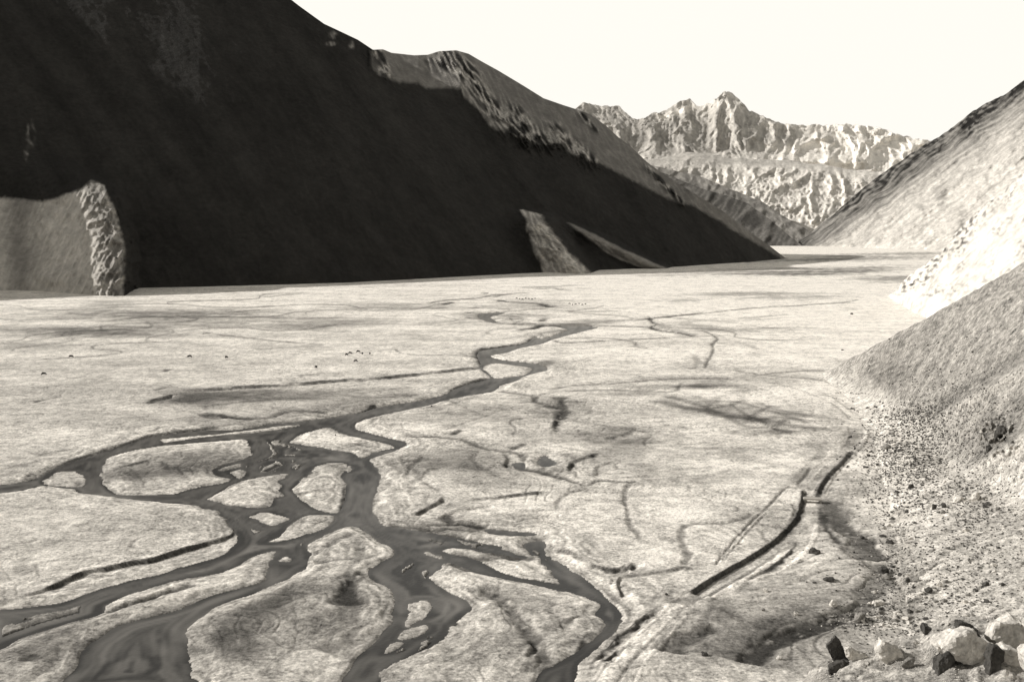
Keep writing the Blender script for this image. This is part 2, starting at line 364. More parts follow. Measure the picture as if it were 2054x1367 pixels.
scarp(C([(300,868),(370,862),(450,860),(520,855),(590,838),(640,826),(720,836),(795,828)]), 0.5, 3, 0.45, 0.8)
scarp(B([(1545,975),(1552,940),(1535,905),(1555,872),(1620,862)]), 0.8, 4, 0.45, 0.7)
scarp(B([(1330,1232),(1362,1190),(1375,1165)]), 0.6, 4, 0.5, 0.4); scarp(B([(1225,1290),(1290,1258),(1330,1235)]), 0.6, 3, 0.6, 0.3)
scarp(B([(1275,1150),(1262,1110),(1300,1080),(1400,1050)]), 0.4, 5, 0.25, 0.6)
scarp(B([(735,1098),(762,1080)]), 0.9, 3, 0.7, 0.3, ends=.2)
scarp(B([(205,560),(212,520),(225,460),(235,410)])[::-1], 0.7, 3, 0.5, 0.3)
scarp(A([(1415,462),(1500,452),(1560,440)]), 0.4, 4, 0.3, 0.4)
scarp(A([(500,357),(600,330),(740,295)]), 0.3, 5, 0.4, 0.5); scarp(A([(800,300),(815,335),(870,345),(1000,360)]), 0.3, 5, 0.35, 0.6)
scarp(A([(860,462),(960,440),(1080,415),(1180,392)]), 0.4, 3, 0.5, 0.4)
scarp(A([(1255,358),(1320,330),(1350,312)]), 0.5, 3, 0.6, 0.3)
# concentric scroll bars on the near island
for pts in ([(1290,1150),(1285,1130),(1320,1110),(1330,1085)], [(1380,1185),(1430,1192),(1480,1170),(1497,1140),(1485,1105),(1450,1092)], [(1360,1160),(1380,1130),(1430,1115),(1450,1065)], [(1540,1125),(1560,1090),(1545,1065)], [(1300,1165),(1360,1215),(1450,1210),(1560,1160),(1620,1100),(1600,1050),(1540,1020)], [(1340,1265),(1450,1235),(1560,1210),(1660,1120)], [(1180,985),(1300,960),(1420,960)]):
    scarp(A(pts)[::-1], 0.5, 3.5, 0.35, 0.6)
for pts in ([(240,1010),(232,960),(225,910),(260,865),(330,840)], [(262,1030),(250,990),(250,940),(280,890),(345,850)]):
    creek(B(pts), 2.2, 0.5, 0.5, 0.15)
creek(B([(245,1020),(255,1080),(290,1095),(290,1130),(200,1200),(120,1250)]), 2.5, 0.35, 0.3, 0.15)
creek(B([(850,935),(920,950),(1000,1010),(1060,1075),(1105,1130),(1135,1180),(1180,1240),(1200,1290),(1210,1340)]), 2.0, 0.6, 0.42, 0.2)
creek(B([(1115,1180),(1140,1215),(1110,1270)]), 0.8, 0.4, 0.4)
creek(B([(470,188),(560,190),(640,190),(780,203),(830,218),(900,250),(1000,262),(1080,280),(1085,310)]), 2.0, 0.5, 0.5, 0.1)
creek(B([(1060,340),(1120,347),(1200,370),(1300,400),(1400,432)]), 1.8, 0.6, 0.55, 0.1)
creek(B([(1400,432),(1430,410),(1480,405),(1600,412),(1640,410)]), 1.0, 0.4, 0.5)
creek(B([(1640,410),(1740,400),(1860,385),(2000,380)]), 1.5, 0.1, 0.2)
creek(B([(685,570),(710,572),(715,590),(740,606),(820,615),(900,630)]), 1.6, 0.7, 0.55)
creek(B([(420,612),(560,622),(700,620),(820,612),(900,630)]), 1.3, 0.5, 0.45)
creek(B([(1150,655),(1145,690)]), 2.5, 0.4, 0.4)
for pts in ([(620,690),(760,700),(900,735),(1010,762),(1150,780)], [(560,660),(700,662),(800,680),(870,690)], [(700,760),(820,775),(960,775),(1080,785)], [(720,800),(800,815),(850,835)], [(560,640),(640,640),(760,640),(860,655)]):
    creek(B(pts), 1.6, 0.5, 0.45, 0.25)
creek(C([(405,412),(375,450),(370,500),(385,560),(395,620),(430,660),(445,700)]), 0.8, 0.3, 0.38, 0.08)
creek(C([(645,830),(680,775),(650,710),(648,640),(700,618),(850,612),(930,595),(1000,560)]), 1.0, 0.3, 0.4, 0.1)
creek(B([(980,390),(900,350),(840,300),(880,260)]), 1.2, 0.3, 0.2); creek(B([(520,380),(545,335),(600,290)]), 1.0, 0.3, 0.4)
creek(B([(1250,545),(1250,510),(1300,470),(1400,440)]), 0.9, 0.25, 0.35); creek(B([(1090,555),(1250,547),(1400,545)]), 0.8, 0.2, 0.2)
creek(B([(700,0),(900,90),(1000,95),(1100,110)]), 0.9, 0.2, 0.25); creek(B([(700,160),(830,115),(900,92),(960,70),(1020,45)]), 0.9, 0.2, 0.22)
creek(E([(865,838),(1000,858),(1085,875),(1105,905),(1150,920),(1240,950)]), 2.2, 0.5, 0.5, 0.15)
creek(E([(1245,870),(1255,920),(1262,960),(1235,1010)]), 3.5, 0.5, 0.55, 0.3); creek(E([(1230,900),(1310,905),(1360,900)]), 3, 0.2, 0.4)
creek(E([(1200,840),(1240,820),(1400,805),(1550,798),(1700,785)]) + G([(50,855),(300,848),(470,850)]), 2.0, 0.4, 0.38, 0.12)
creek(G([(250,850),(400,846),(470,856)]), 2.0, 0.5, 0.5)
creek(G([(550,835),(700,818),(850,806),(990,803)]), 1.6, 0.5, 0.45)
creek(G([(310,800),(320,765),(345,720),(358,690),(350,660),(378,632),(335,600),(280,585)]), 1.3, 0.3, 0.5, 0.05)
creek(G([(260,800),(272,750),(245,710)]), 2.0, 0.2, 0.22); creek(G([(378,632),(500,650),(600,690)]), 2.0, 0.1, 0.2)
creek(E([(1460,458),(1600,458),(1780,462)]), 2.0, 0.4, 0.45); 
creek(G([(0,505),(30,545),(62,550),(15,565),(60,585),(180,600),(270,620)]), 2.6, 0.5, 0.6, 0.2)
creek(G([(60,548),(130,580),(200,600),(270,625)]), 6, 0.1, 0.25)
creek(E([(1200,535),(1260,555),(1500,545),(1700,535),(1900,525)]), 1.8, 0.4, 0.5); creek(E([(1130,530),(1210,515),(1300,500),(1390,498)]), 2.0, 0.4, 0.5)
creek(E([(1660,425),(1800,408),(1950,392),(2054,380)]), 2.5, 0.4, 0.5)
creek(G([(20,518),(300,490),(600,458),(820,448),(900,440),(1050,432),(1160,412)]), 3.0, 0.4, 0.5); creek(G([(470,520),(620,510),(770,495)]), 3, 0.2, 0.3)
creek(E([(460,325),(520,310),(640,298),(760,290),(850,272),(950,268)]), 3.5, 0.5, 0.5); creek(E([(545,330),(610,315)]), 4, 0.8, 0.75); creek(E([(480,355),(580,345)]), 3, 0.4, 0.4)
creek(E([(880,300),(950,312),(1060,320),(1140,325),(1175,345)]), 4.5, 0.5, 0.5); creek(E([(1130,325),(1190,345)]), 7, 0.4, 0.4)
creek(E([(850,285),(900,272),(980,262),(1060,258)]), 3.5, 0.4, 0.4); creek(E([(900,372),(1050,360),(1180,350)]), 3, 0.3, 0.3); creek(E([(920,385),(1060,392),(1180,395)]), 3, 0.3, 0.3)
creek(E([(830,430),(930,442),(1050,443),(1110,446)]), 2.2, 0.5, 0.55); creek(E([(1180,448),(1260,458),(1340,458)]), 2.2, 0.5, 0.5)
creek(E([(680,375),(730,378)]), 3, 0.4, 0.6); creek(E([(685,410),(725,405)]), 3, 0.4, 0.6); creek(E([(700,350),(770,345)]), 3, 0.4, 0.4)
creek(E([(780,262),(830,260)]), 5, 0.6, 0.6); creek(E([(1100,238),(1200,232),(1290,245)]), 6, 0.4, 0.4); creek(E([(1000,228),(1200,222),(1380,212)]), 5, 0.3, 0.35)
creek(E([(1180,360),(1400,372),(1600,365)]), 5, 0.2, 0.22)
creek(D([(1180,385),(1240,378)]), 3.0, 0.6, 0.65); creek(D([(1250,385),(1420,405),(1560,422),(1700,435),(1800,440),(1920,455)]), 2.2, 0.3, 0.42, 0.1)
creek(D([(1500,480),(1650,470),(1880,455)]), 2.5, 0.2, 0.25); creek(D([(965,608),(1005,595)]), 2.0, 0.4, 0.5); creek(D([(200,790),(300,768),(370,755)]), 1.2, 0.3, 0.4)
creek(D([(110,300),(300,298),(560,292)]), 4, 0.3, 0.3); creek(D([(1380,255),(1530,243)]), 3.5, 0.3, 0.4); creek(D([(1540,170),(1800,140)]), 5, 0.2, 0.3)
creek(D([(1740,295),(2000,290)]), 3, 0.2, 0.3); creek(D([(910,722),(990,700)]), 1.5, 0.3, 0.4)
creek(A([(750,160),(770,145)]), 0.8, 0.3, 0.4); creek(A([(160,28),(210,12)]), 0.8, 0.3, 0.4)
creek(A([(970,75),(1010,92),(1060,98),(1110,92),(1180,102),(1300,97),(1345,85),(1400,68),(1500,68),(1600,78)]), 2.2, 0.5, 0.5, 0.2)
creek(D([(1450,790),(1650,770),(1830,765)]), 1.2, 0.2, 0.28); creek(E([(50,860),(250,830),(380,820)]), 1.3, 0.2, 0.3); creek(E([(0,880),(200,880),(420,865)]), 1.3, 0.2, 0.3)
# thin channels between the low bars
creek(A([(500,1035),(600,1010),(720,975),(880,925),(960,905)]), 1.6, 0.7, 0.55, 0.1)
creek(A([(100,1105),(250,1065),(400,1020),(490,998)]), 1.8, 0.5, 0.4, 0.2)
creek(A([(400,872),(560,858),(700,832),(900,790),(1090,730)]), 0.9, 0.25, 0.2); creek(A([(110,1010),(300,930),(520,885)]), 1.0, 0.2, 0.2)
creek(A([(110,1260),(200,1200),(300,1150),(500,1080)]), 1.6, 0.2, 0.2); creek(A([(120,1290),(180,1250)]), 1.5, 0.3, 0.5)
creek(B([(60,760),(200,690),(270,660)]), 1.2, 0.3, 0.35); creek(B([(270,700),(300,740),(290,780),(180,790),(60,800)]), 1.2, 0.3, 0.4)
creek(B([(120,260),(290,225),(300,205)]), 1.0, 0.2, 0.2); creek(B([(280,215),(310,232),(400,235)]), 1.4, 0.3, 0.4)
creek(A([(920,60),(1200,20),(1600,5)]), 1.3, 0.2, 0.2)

# soft patches of damp turf and of dry pale silt: (x, y, half width, half height, tilt, change)
def patch(x, y, a, b, tilt, amt, rag=0.6):
    global TONE
    r0, r1, c0, c1 = rows_cols(x - a * 2.2 - b, x + a * 2.2 + b, y - b * 2.2 - a * abs(math.sin(tilt)) * 2, y + b * 2.2 + a * abs(math.sin(tilt)) * 2)
    if r1 <= r0 or c1 <= c0: return
    sx = PX[r0:r1, c0:c1] - x; sy = PY[r0:r1, c0:c1] - y
    u = (sx * math.cos(tilt) + sy * math.sin(tilt)) / a; v = (-sx * math.sin(tilt) + sy * math.cos(tilt)) / b
    k = np.exp(-np.maximum(u * u + v * v + rag * (n_mid + st)[r0:r1, c0:c1] * 1.5, 0) ** 1.3)
    edge = np.clip(2.2 - np.maximum(np.abs(u), np.abs(v)), 0, 1)
    TONE[r0:r1, c0:c1] *= 1 + (max(amt * 2.1, -.72) if amt < 0 else amt) * k * np.minimum(edge, 1)
T0 = TONE.copy()
for a in ([(300,630,260,9,0,-.30),(160,667,190,10,0,-.34),(430,645,230,13,-.03,-.26),(220,612,60,6,0,-.15),(560,620,150,10,-.04,.12),(200,655,120,4,0,.2),
  (660,652,110,9,-.05,-.22),(780,615,130,7,0,-.2),(80,695,90,8,-.05,-.15),(600,735,28,17,0,.16),(420,800,110,16,-.06,-.33),(560,795,180,12,-.05,-.22),(680,820,110,10,-.05,-.12),
  (360,935,120,22,-.1,-.28),(250,955,60,10,0,-.15),(430,885,60,8,-.05,.2),(350,985,80,5,.05,.1),(110,1300,110,40,-.3,-.22),(520,1230,120,30,-.5,-.30),(630,1230,90,50,0,-.18),(700,1180,30,30,0,-.15),(470,1290,60,40,0,-.33),
  (580,1280,50,12,-.2,.12),(760,1220,30,20,0,-.10),(900,930,100,22,0,-.22),(990,960,70,18,0,-.20),(1080,950,100,25,-.1,-.12),(1240,880,80,25,.1,-.28),(1210,920,90,14,0,-.2),(1290,940,40,30,.4,-.15),
  (920,1210,60,20,.2,-.10),(900,1160,60,24,.2,.14),(1170,1215,30,12,.3,.15),(1150,1260,60,14,0,-.16),(1070,1250,90,30,.3,.1),(980,1290,110,25,-.1,-.08),(1190,1110,60,20,0,-.2),(1350,880,40,10,0,-.1),
  (940,1000,100,10,-.1,.06),(1010,1040,90,10,.05,-.12),(1250,1150,110,12,0,-.15),(1300,1210,60,30,-.5,-.08),(1500,1180,110,30,-.4,-.06),(1480,1290,110,30,-.4,-.13),(1560,1260,110,22,-.5,-.12),(1430,1240,50,16,-.3,-.2),
  (1360,1100,60,18,.2,-.08),(1320,1000,120,16,-.05,-.06),(1400,970,160,8,-.05,-.12),(1480,955,40,8,0,-.16),
  (1330,795,70,10,.15,-.20),(1400,805,60,9,.15,-.16),(1440,822,60,7,.1,-.16),(1470,792,50,7,-.3,-.14),(1500,845,80,7,.15,-.14),(1570,855,70,6,.1,-.12),(1540,820,60,5,.2,-.10),(1440,775,70,6,0,-.2),(1620,862,50,5,.1,-.3),(1390,780,60,5,0,-.35),(1560,870,60,6,0,-.3),(1350,815,40,5,.2,-.3),(1480,838,90,5,.15,-.3),(1600,835,50,4,.1,-.25),
  (1500,925,60,7,.2,-.14),(1480,910,30,10,0,-.12),(1640,800,90,18,.2,.12),(1600,880,110,16,0,.1),(1250,790,40,8,0,-.25),(1300,780,90,6,0,-.15),
  (1680,545,160,9,-.05,-.32),(1500,545,200,7,-.03,-.20),(1800,560,90,8,0,-.30),(1480,590,110,5,-.03,-.22),(1600,597,120,6,-.02,-.25),(1370,603,50,4,0,-.2),(1250,575,160,5,0,.1),(1050,610,120,10,0,-.14),(1000,640,100,12,0,-.10),(950,633,30,8,0,-.2),
  (1200,645,60,6,0,-.15),(1150,652,60,5,0,-.35),(1110,668,70,5,-.1,-.25),(1085,735,30,9,-.3,-.30),(1560,550,100,5,0,-.2),(1450,665,90,5,.05,-.15),(1400,655,60,6,.1,-.2),(1540,660,70,6,0,-.1),(1340,640,110,5,-.1,.1),(1700,520,220,5,-.02,-.3),(1780,510,140,4,-.02,-.25),
  (1240,715,200,16,0,.08),(1640,690,130,30,0,.10),(1000,800,90,8,-.1,.1),(800,855,110,8,.1,.35),(1100,880,70,12,0,-.1),(1020,870,40,10,.2,-.1),
  (1560,1120,50,14,-.6,.1),(1690,1020,60,40,.5,-.16),(1670,1060,30,24,.6,-.16),(1780,1000,60,60,0,.15),(1640,900,30,22,-.5,-.14),(1670,860,30,20,.3,-.12),(1600,960,60,10,-.6,-.14),(1700,880,14,22,.3,-.14)]):
    patch(*a)
TONE = np.where(wat, 0.06, TONE); TONE = np.where(bar, TONE * .6, TONE)

for pts, w_, k_ in (([(560,-10),(600,5),(740,42),(850,92),(960,140),(1100,152),(1200,185)], 5.5, .34), ([(700,20),(900,22),(1050,60),(1180,100),(1290,130)], 4.5, .30), ([(740,60),(860,42),(960,8)], 4.5, .3), ([(940,132),(1000,80),(1090,38)], 4.5, .3), ([(1090,160),(1150,108),(1240,118)], 4, .28), ([(840,88),(980,108),(1110,98)], 4, .28), ([(1300,88),(1180,100),(1050,92)], 3, .22), ([(820,10),(760,60),(830,100)], 4, .25), ([(880,30),(940,75),(1040,120),(1120,170)], 4, .3), ([(1000,20),(1100,60),(1190,70),(1260,60)], 3, .22), ([(870,180),(930,160),(1000,150)], 3.5, .2), ([(860,300),(920,250),(1000,240),(1060,215)], 4, .16), ([(560,400),(760,390),(900,350),(1000,370)], 2.5, .16)):
    creek(C(pts), w_ * .42, 0.05, k_ * 1.1, 0.025)
def to_picture(x, y, z=0.0):
    v = np.array([x, y, z - H]); f = np.array([0, CP, -SP]); u = np.array([0, SP, CP])
    d = v @ f; return (CX + F * x / d, CY - F * (v @ u) / d)
rs_ = random.Random(31)
for i in range(44):
    x = rs_.uniform(-420, 260); y = rs_.uniform(300, 1150); a = rs_.gauss(math.pi * .95, .5); pts = []; tt = rs_.uniform(0, 6)
    for j in range(rs_.randint(6, 14)):
        pts.append(to_picture(x, y)); a += .75 * math.sin(tt + j * .9) + rs_.gauss(0, .2); st_len = rs_.uniform(9, 17) * (y / 500); x += st_len * math.cos(a); y += st_len * math.sin(a)
    if min(p[1] for p in pts) < 565 or max(p[1] for p in pts) > 1500: continue
    creek(pts, rs_.uniform(.7, 1.3), .25, rs_.uniform(.2, .42), .08, ends=.2)
# the track, its embankment and the ditch beside it
def strip(pts, width, change, dz=0.0, edge=0.5, ends=0.03, noise=0.5):
    global Z, TONE
    d, s, run = line_dist(pts, width * 2 + 4)
    e = sstep(0, ends, run) * sstep(1, 1 - ends, run)
    d = d + n_sm * noise
    k = sstep(width * 0.5 + edge, width * 0.5 - edge, d) * e * (d < width * 2 + 4)
    TONE = TONE * (1 + change * k); Z = Z + dz * k
CX_LINE = C([(120,1330),(200,1290),(290,1215),(420,1110),(530,1040),(620,980),(700,935)])
strip(C([(250,1400),(330,1290),(430,1190),(540,1100),(640,1010)]), 4.2, 0.34, 0.1)
strip(C([(215,1400),(300,1290),(400,1190),(520,1090),(610,1010)]), 0.6, -0.28, -0.12, 0.2)
strip(C([(330,1400),(400,1290),(490,1200),(580,1110),(680,1010)]), 0.6, -0.30, -0.12, 0.2)
strip(C([(420,1400),(470,1290),(560,1190),(670,1060)]), 0.7, 0.25, 0.12, 0.2)
strip(C([(640,1010),(700,985),(730,990)]), 5.0, -0.45, -0.2)
scarp(C([(180,1310),(250,1240),(330,1165),(420,1095),(500,1040),(545,1020)]), 0.7, 2.5, 0.45, 0.9)
scarp(C([(250,1290),(310,1240),(340,1215)]), 0.8, 2.5, 0.6, 0.8, ends=.1)
scarp(C([(670,950),(700,940),(760,898),(850,845),(940,795),(1040,732),(1110,680),(1160,630),(1200,575),(1215,530),(1225,480),(1228,450)]), 2.0, 5.0, 0.75, 0.35, ends=.02, lip=0.5)
strip(C([(720,960),(850,880),(960,820),(1060,750),(1130,690)]), 3.5, -0.28, -0.2)
strip(C([(730,960),(850,890),(960,830),(1000,805)]), 0.9, 0.65, 0.1, 0.2); strip(C([(760,985),(860,925),(960,868),(1040,810)]), 1.8, 0.30, 0.25, 0.3)
strip(C([(740,975),(850,910),(960,850),(1090,760),(1190,700)]), 1.0, -0.42, -0.3, 0.2)
scarp(C([(980,858),(1040,838),(1090,805),(1130,775),(1190,712),(1180,690),(1130,690)]), 0.9, 3.5, 0.5, 0.7)
strip(C([(870,930),(980,890),(1090,850),(1200,790),(1280,690),(1310,560)]), 1.4, 0.22, 0.2, 0.3)
strip(C([(1150,690),(1200,590),(1225,540)]), 3.0, -0.22, -0.2); strip(C([(1180,600),(1230,560),(1270,520)]), 2, -.2)
strip(C([(800,825),(830,790),(900,700),(980,610),(1060,535),(1130,460),(1160,438),(1220,435)]), 0.9, -0.45, -0.3, 0.25)
strip(C([(840,800),(900,730),(990,630),(1060,560)]), 0.8, -0.3, -0.2, 0.2); strip(C([(820,810),(860,760),(940,660),(1030,575)]), 0.8, 0.2, 0.1, 0.2)
strip(C([(1060,540),(1120,548),(1180,555)]), 2.0, -0.3, 0); strip(C([(1060,515),(1140,510)]), 2.0, -.25, 0)
creek(C([(1180,515),(1195,550),(1185,580)]), 0.7, 0.2, 0.3)
strip(K([(480,1010),(560,900),(700,760),(900,600),(1060,500)]), 5.5, -0.30, -0.2); strip(K([(600,1050),(700,1000)]), 5, -.3)
scarp(K([(1120,470),(1030,580),(900,710),(800,820),(740,910),(690,1000),(650,1080)])[::-1], 1.2, 5.0, 0.65, 0.3, ends=.02)
strip(K([(700,1090),(780,960),(860,830),(1000,650),(1130,520),(1260,420),(1330,300),(1370,200)]), 1.5, 0.32, 0.35, 0.3)
strip(K([(560,900),(650,800),(760,690),(900,590)]), 0.8, 0.3, 0.1, 0.2); strip(K([(380,900),(560,700),(700,560),(780,430)]), 3.5, -0.25, -0.1)
strip(K([(400,930),(520,800),(600,690)]), 1.0, -0.4, -0.3); strip(K([(1100,450),(1180,380),(1230,250),(1200,150)]), 6.0, -0.32, -0.2)
strip(K([(1300,90),(1340,130),(1370,180)]), 1.2, -0.55, -0.3, 0.2); strip(K([(1160,490),(1240,440),(1290,400)]), 2.0, -.4, -.2)
strip(K([(1130,40),(1000,-100),(800,-230),(560,-330),(300,-420),(0,-480)]), 1.3, -0.42, -0.1); strip(K([(1170,-60),(1060,-150),(850,-290),(560,-400)]), 1.3, -0.36, -0.1)
strip(K([(1100,-80),(900,-220),(600,-350)]), 2.2, 0.3)
creek(K([(1180,50),(1300,30),(1504,50)]), 0.8, 0.2, 0.3)
# gully right of the track
creek(C([(1290,500),(1350,510),(1380,560),(1420,620),(1500,670),(1560,740),(1600,800)]), 4.0, 1.2, 0.55, 0.3, ends=.02)
creek(C([(1310,520),(1340,620),(1390,680),(1420,720)]), 0.9, 0.5, 0.5, 0.2)
creek(C([(1600,800),(1625,860),(1580,930),(1520,1000),(1440,1050),(1380,1080)]), 3.5, 1.0, 0.45, 0.3, ends=.02)
creek(C([(1400,1070),(1330,1110),(1250,1135),(1150,1160),(1080,1210),(1000,1260),(960,1300)]), 2.6, 1.0, 0.6, 0.6, ends=.02)
creek(C([(600,1250),(650,1190),(720,1150),(820,1110)]), 2.2, 0.8, 0.5, 0.3); creek(C([(780,970),(880,1050),(1000,1110),(1120,1140)]), 2, 0.2, 0.2, 0.2)
# turf mottling everywhere near
TONE *= 1 + 0.14 * fbm(GX / 9, GY / 9, 3, 51) * sstep(700, 250, DIST)
Z = np.where(wat, Z, np.maximum(Z, 0.03))
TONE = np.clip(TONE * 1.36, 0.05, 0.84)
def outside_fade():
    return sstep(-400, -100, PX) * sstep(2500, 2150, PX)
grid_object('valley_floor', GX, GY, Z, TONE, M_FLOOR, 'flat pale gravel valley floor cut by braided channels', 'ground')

# water: a sheet a little below the plain, its silt streaked along the banks
ra, rb = int(np.argmax(py_rows < 1700)), int(np.argmax(py_rows < 590))
sl = (slice(ra, rb, 2), slice(None, None, 2))
wtone = 0.085 + 0.11 * (perlin(wd / 3.2 + 2 * n_mid, n_big * 4 + GX / 80, 47)) + 0.08 * perlin(wd / 1.3 + n_mid, GY / 50, 48) + 0.03 * n_big - .022 * np.exp(-(wd / 1.5) ** 2)
wtone += 0.08 * sstep(.1, .45, fbm(GX / 22, GY / 30, 3, 49)) * sstep(1.5, 5, wd)
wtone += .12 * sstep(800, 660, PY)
grid_object('river_water', GX[sl], GY[sl], (Z * 0 - 0.02)[sl], (wtone * .8).clip(.02, .26)[sl], M_WATER, 'grey silty water of the braided river', 'river')

def floor_z(px, py):
    c = int(np.clip(np.searchsorted(px_cols, px), 0, NC - 1)); r = int(np.clip(NR - np.searchsorted(py_rows[::-1], py), 0, NR - 1))
    return float(Z[r, c])

# ================================================================ MARCHED SLOPES
SKIRT = 12.0
def march(cols, base, top, nrow, slope, relief=None, bow=None, back=(900.0, 0.9), z0=-4.0):
    """a hillside: each column starts on the plain and climbs at slope(px, py, t) until the skyline,
    then folds over and falls away behind.  Returns X, Y, Z, PXg, PYg (front rows first)."""
    cols = np.asarray(cols, float)
    yb = base(cols); yt = top(cols)
    n = nrow; ts = np.linspace(0, 1, n)
    PYg = yb[None, :] + (yt - yb)[None, :] * ts[:, None]; PXg = np.repeat(cols[None, :], n, 0)
    hx, hy, e = ray(PXg, PYg)
    R = np.zeros(PXg.shape); ZZ = np.zeros(PXg.shape)
    R[0] = (z0 - H) / e[0]; ZZ[0] = z0
    for k in range(1, n):
        m = slope(PXg[k], PYg[k], ts[k])
        m = np.maximum(m, e[k] + 0.03)
        R[k] = (ZZ[k - 1] - m * R[k - 1] - H) / (e[k] - m)
        R[k] = np.maximum(R[k], R[k - 1])
        ZZ[k] = H + e[k] * R[k]
    if relief is not None:
        d = relief(PXg, PYg, hx * R, hy * R, ts[:, None] * np.ones_like(R), R)
        R = R - d; ZZ = H + e * R
    X = hx * R; Y = hy * R
    # skirt that roots the slope in the ground
    X = np.vstack([X[:1] * .995, X]); Y = np.vstack([Y[:1] * .995, Y]); ZZ = np.vstack([ZZ[:1] - SKIRT, ZZ]); PXg = np.vstack([PXg[:1], PXg]); PYg = np.vstack([PYg[:1], PYg])
    hx = np.vstack([hx[:1], hx]); hy = np.vstack([hy[:1], hy])
    # back side
    L, s = back
    bx, by, bz = [], [], []
    for f in (0.02, 0.06, 0.15, 0.4, 1.0):
        bx.append(X[-1] + hx[-1] * L * f); by.append(Y[-1] + hy[-1] * L * f); bz.append(np.maximum(ZZ[-1] - L * f * s, -30))
    X = np.vstack([X, bx]); Y = np.vstack([Y, by]); Zo = np.vstack([ZZ, bz])
    ext = 5
    PXg = np.vstack([PXg, np.repeat(PXg[-1:], ext, 0)]); PYg = np.vstack([PYg, np.repeat(PYg[-1:], ext, 0)])
    return X, Y, Zo, PXg, PYg

def linef(pts):
    return lambda x: interp(pts, x)

SUN_EL = math.radians(27.5)
SUN_AZ = math.atan2(0.24, -0.97)           # direction towards the sun, in the ground plane
SUN = Vector((math.cos(SUN_EL) * math.cos(SUN_AZ), math.cos(SUN_EL) * math.sin(SUN_AZ), math.sin(SUN_EL)))
def facing(tanS, az, px, py):
    """slope seen along the viewing bearing for a plane of steepness tanS climbing towards azimuth az"""
    hx, hy, e = ray(px, py)
    return tanS * (hx * math.cos(az) + hy * math.sin(az))

# ---- the big dark mountain on the left
M_BASE = [(-700, 640), (-300, 612), (-60, 593), (37, 590), (400, 583), (700, 574), (1050, 554), (1340, 541), (1500, 530), (1575, 523), (1600, 521.5)]
M_TOP = [(-700, 400), (-400, 200), (-200, -20), (-90, -60), (37, -90), (300, -95), (440, -75), (540, -35), (600, 12), (650, 48), (680, 62), (718, 80), (748, 100), (768, 99), (785, 106), (830, 111), (858, 110), (880, 103), (915, 101), (940, 108), (962, 121), (1000, 142), (1050, 172), (1090, 197), (1130, 211), (1165, 222), (1185, 230), (1215, 252), (1240, 275), (1262, 291), (1300, 327), (1350, 362), (1400, 392), (1450, 423), (1500, 462), (1545, 494), (1575, 517), (1600, 520.5)]
EDGE = [(600, 40), (655, 60), (740, 125), (752, 145), (760, 152), (800, 165), (840, 168), (855, 176), (925, 178), (930, 195), (960, 222), (985, 255), (1050, 278), (1090, 290), (1120, 285), (1150, 310), (1200, 328), (1250, 352), (1300, 378), (1340, 400), (1375, 410), (1390, 412), (1700, 600)]
AZ_UP = math.radians(133)
def m_slope(px, py, t):
    e = interp(EDGE, px)
    lit = sstep(6, -10, py - e) * sstep(735, 765, px) * sstep(1400, 1370, px)
    tanS = 0.675 + .09 * sstep(900, 500, px) - 0.30 * lit
    tanS = tanS + 0.08 * np.exp(-((py - e - 12) / 16) ** 2) * (px > 740) * (px < 1400)
    return facing(1.0, AZ_UP, px, py) * tanS
crest1 = P([(-80, 200), (60, 262), (120, 320), (182, 358), (205, 372), (225, 410), (240, 455), (250, 500), (246, 545), (248, 592)])
def poly_x(pts, y):
    ys = [p[1] for p in pts]; xs = [p[0] for p in pts]
    return np.interp(y, ys, xs)
CRAGS = (([(905,108),(935,130),(955,165),(985,200),(1010,235),(1050,270)], 26, 46), ([(1040,222),(1062,250),(1085,275),(1110,290)], 26, 40), ([(1115,255),(1150,285),(1190,320)], 22, 36), ([(1165,225),(1195,258)], 8, 30), ([(1300,335),(1330,365),(1372,405)], 8, 40), ([(758,100),(768,120),(778,140)], 16, 40), ([(880,118),(905,122),(945,135)], 22, 20))
def crag_mask(px, py, pts, wd_):
    a = np.array(pts, float); best = np.full(px.shape, 1e9); sg = np.zeros(px.shape)
    for i in range(len(a) - 1):
        ex, ey = a[i + 1] - a[i]; tt = np.clip(((px - a[i][0]) * ex + (py - a[i][1]) * ey) / (ex * ex + ey * ey), 0, 1)
        dx = px - a[i][0] - tt * ex; dy = py - a[i][1] - tt * ey; dd = np.hypot(dx, dy)
        kk = dd < best; best[kk] = dd[kk]; sg[kk] = np.sign(ex * dy - ey * dx)[kk]
    return np.where(sg > 0, np.exp(-(best / wd_) ** 2), np.exp(-(best / (wd_ * 0.35)) ** 2))
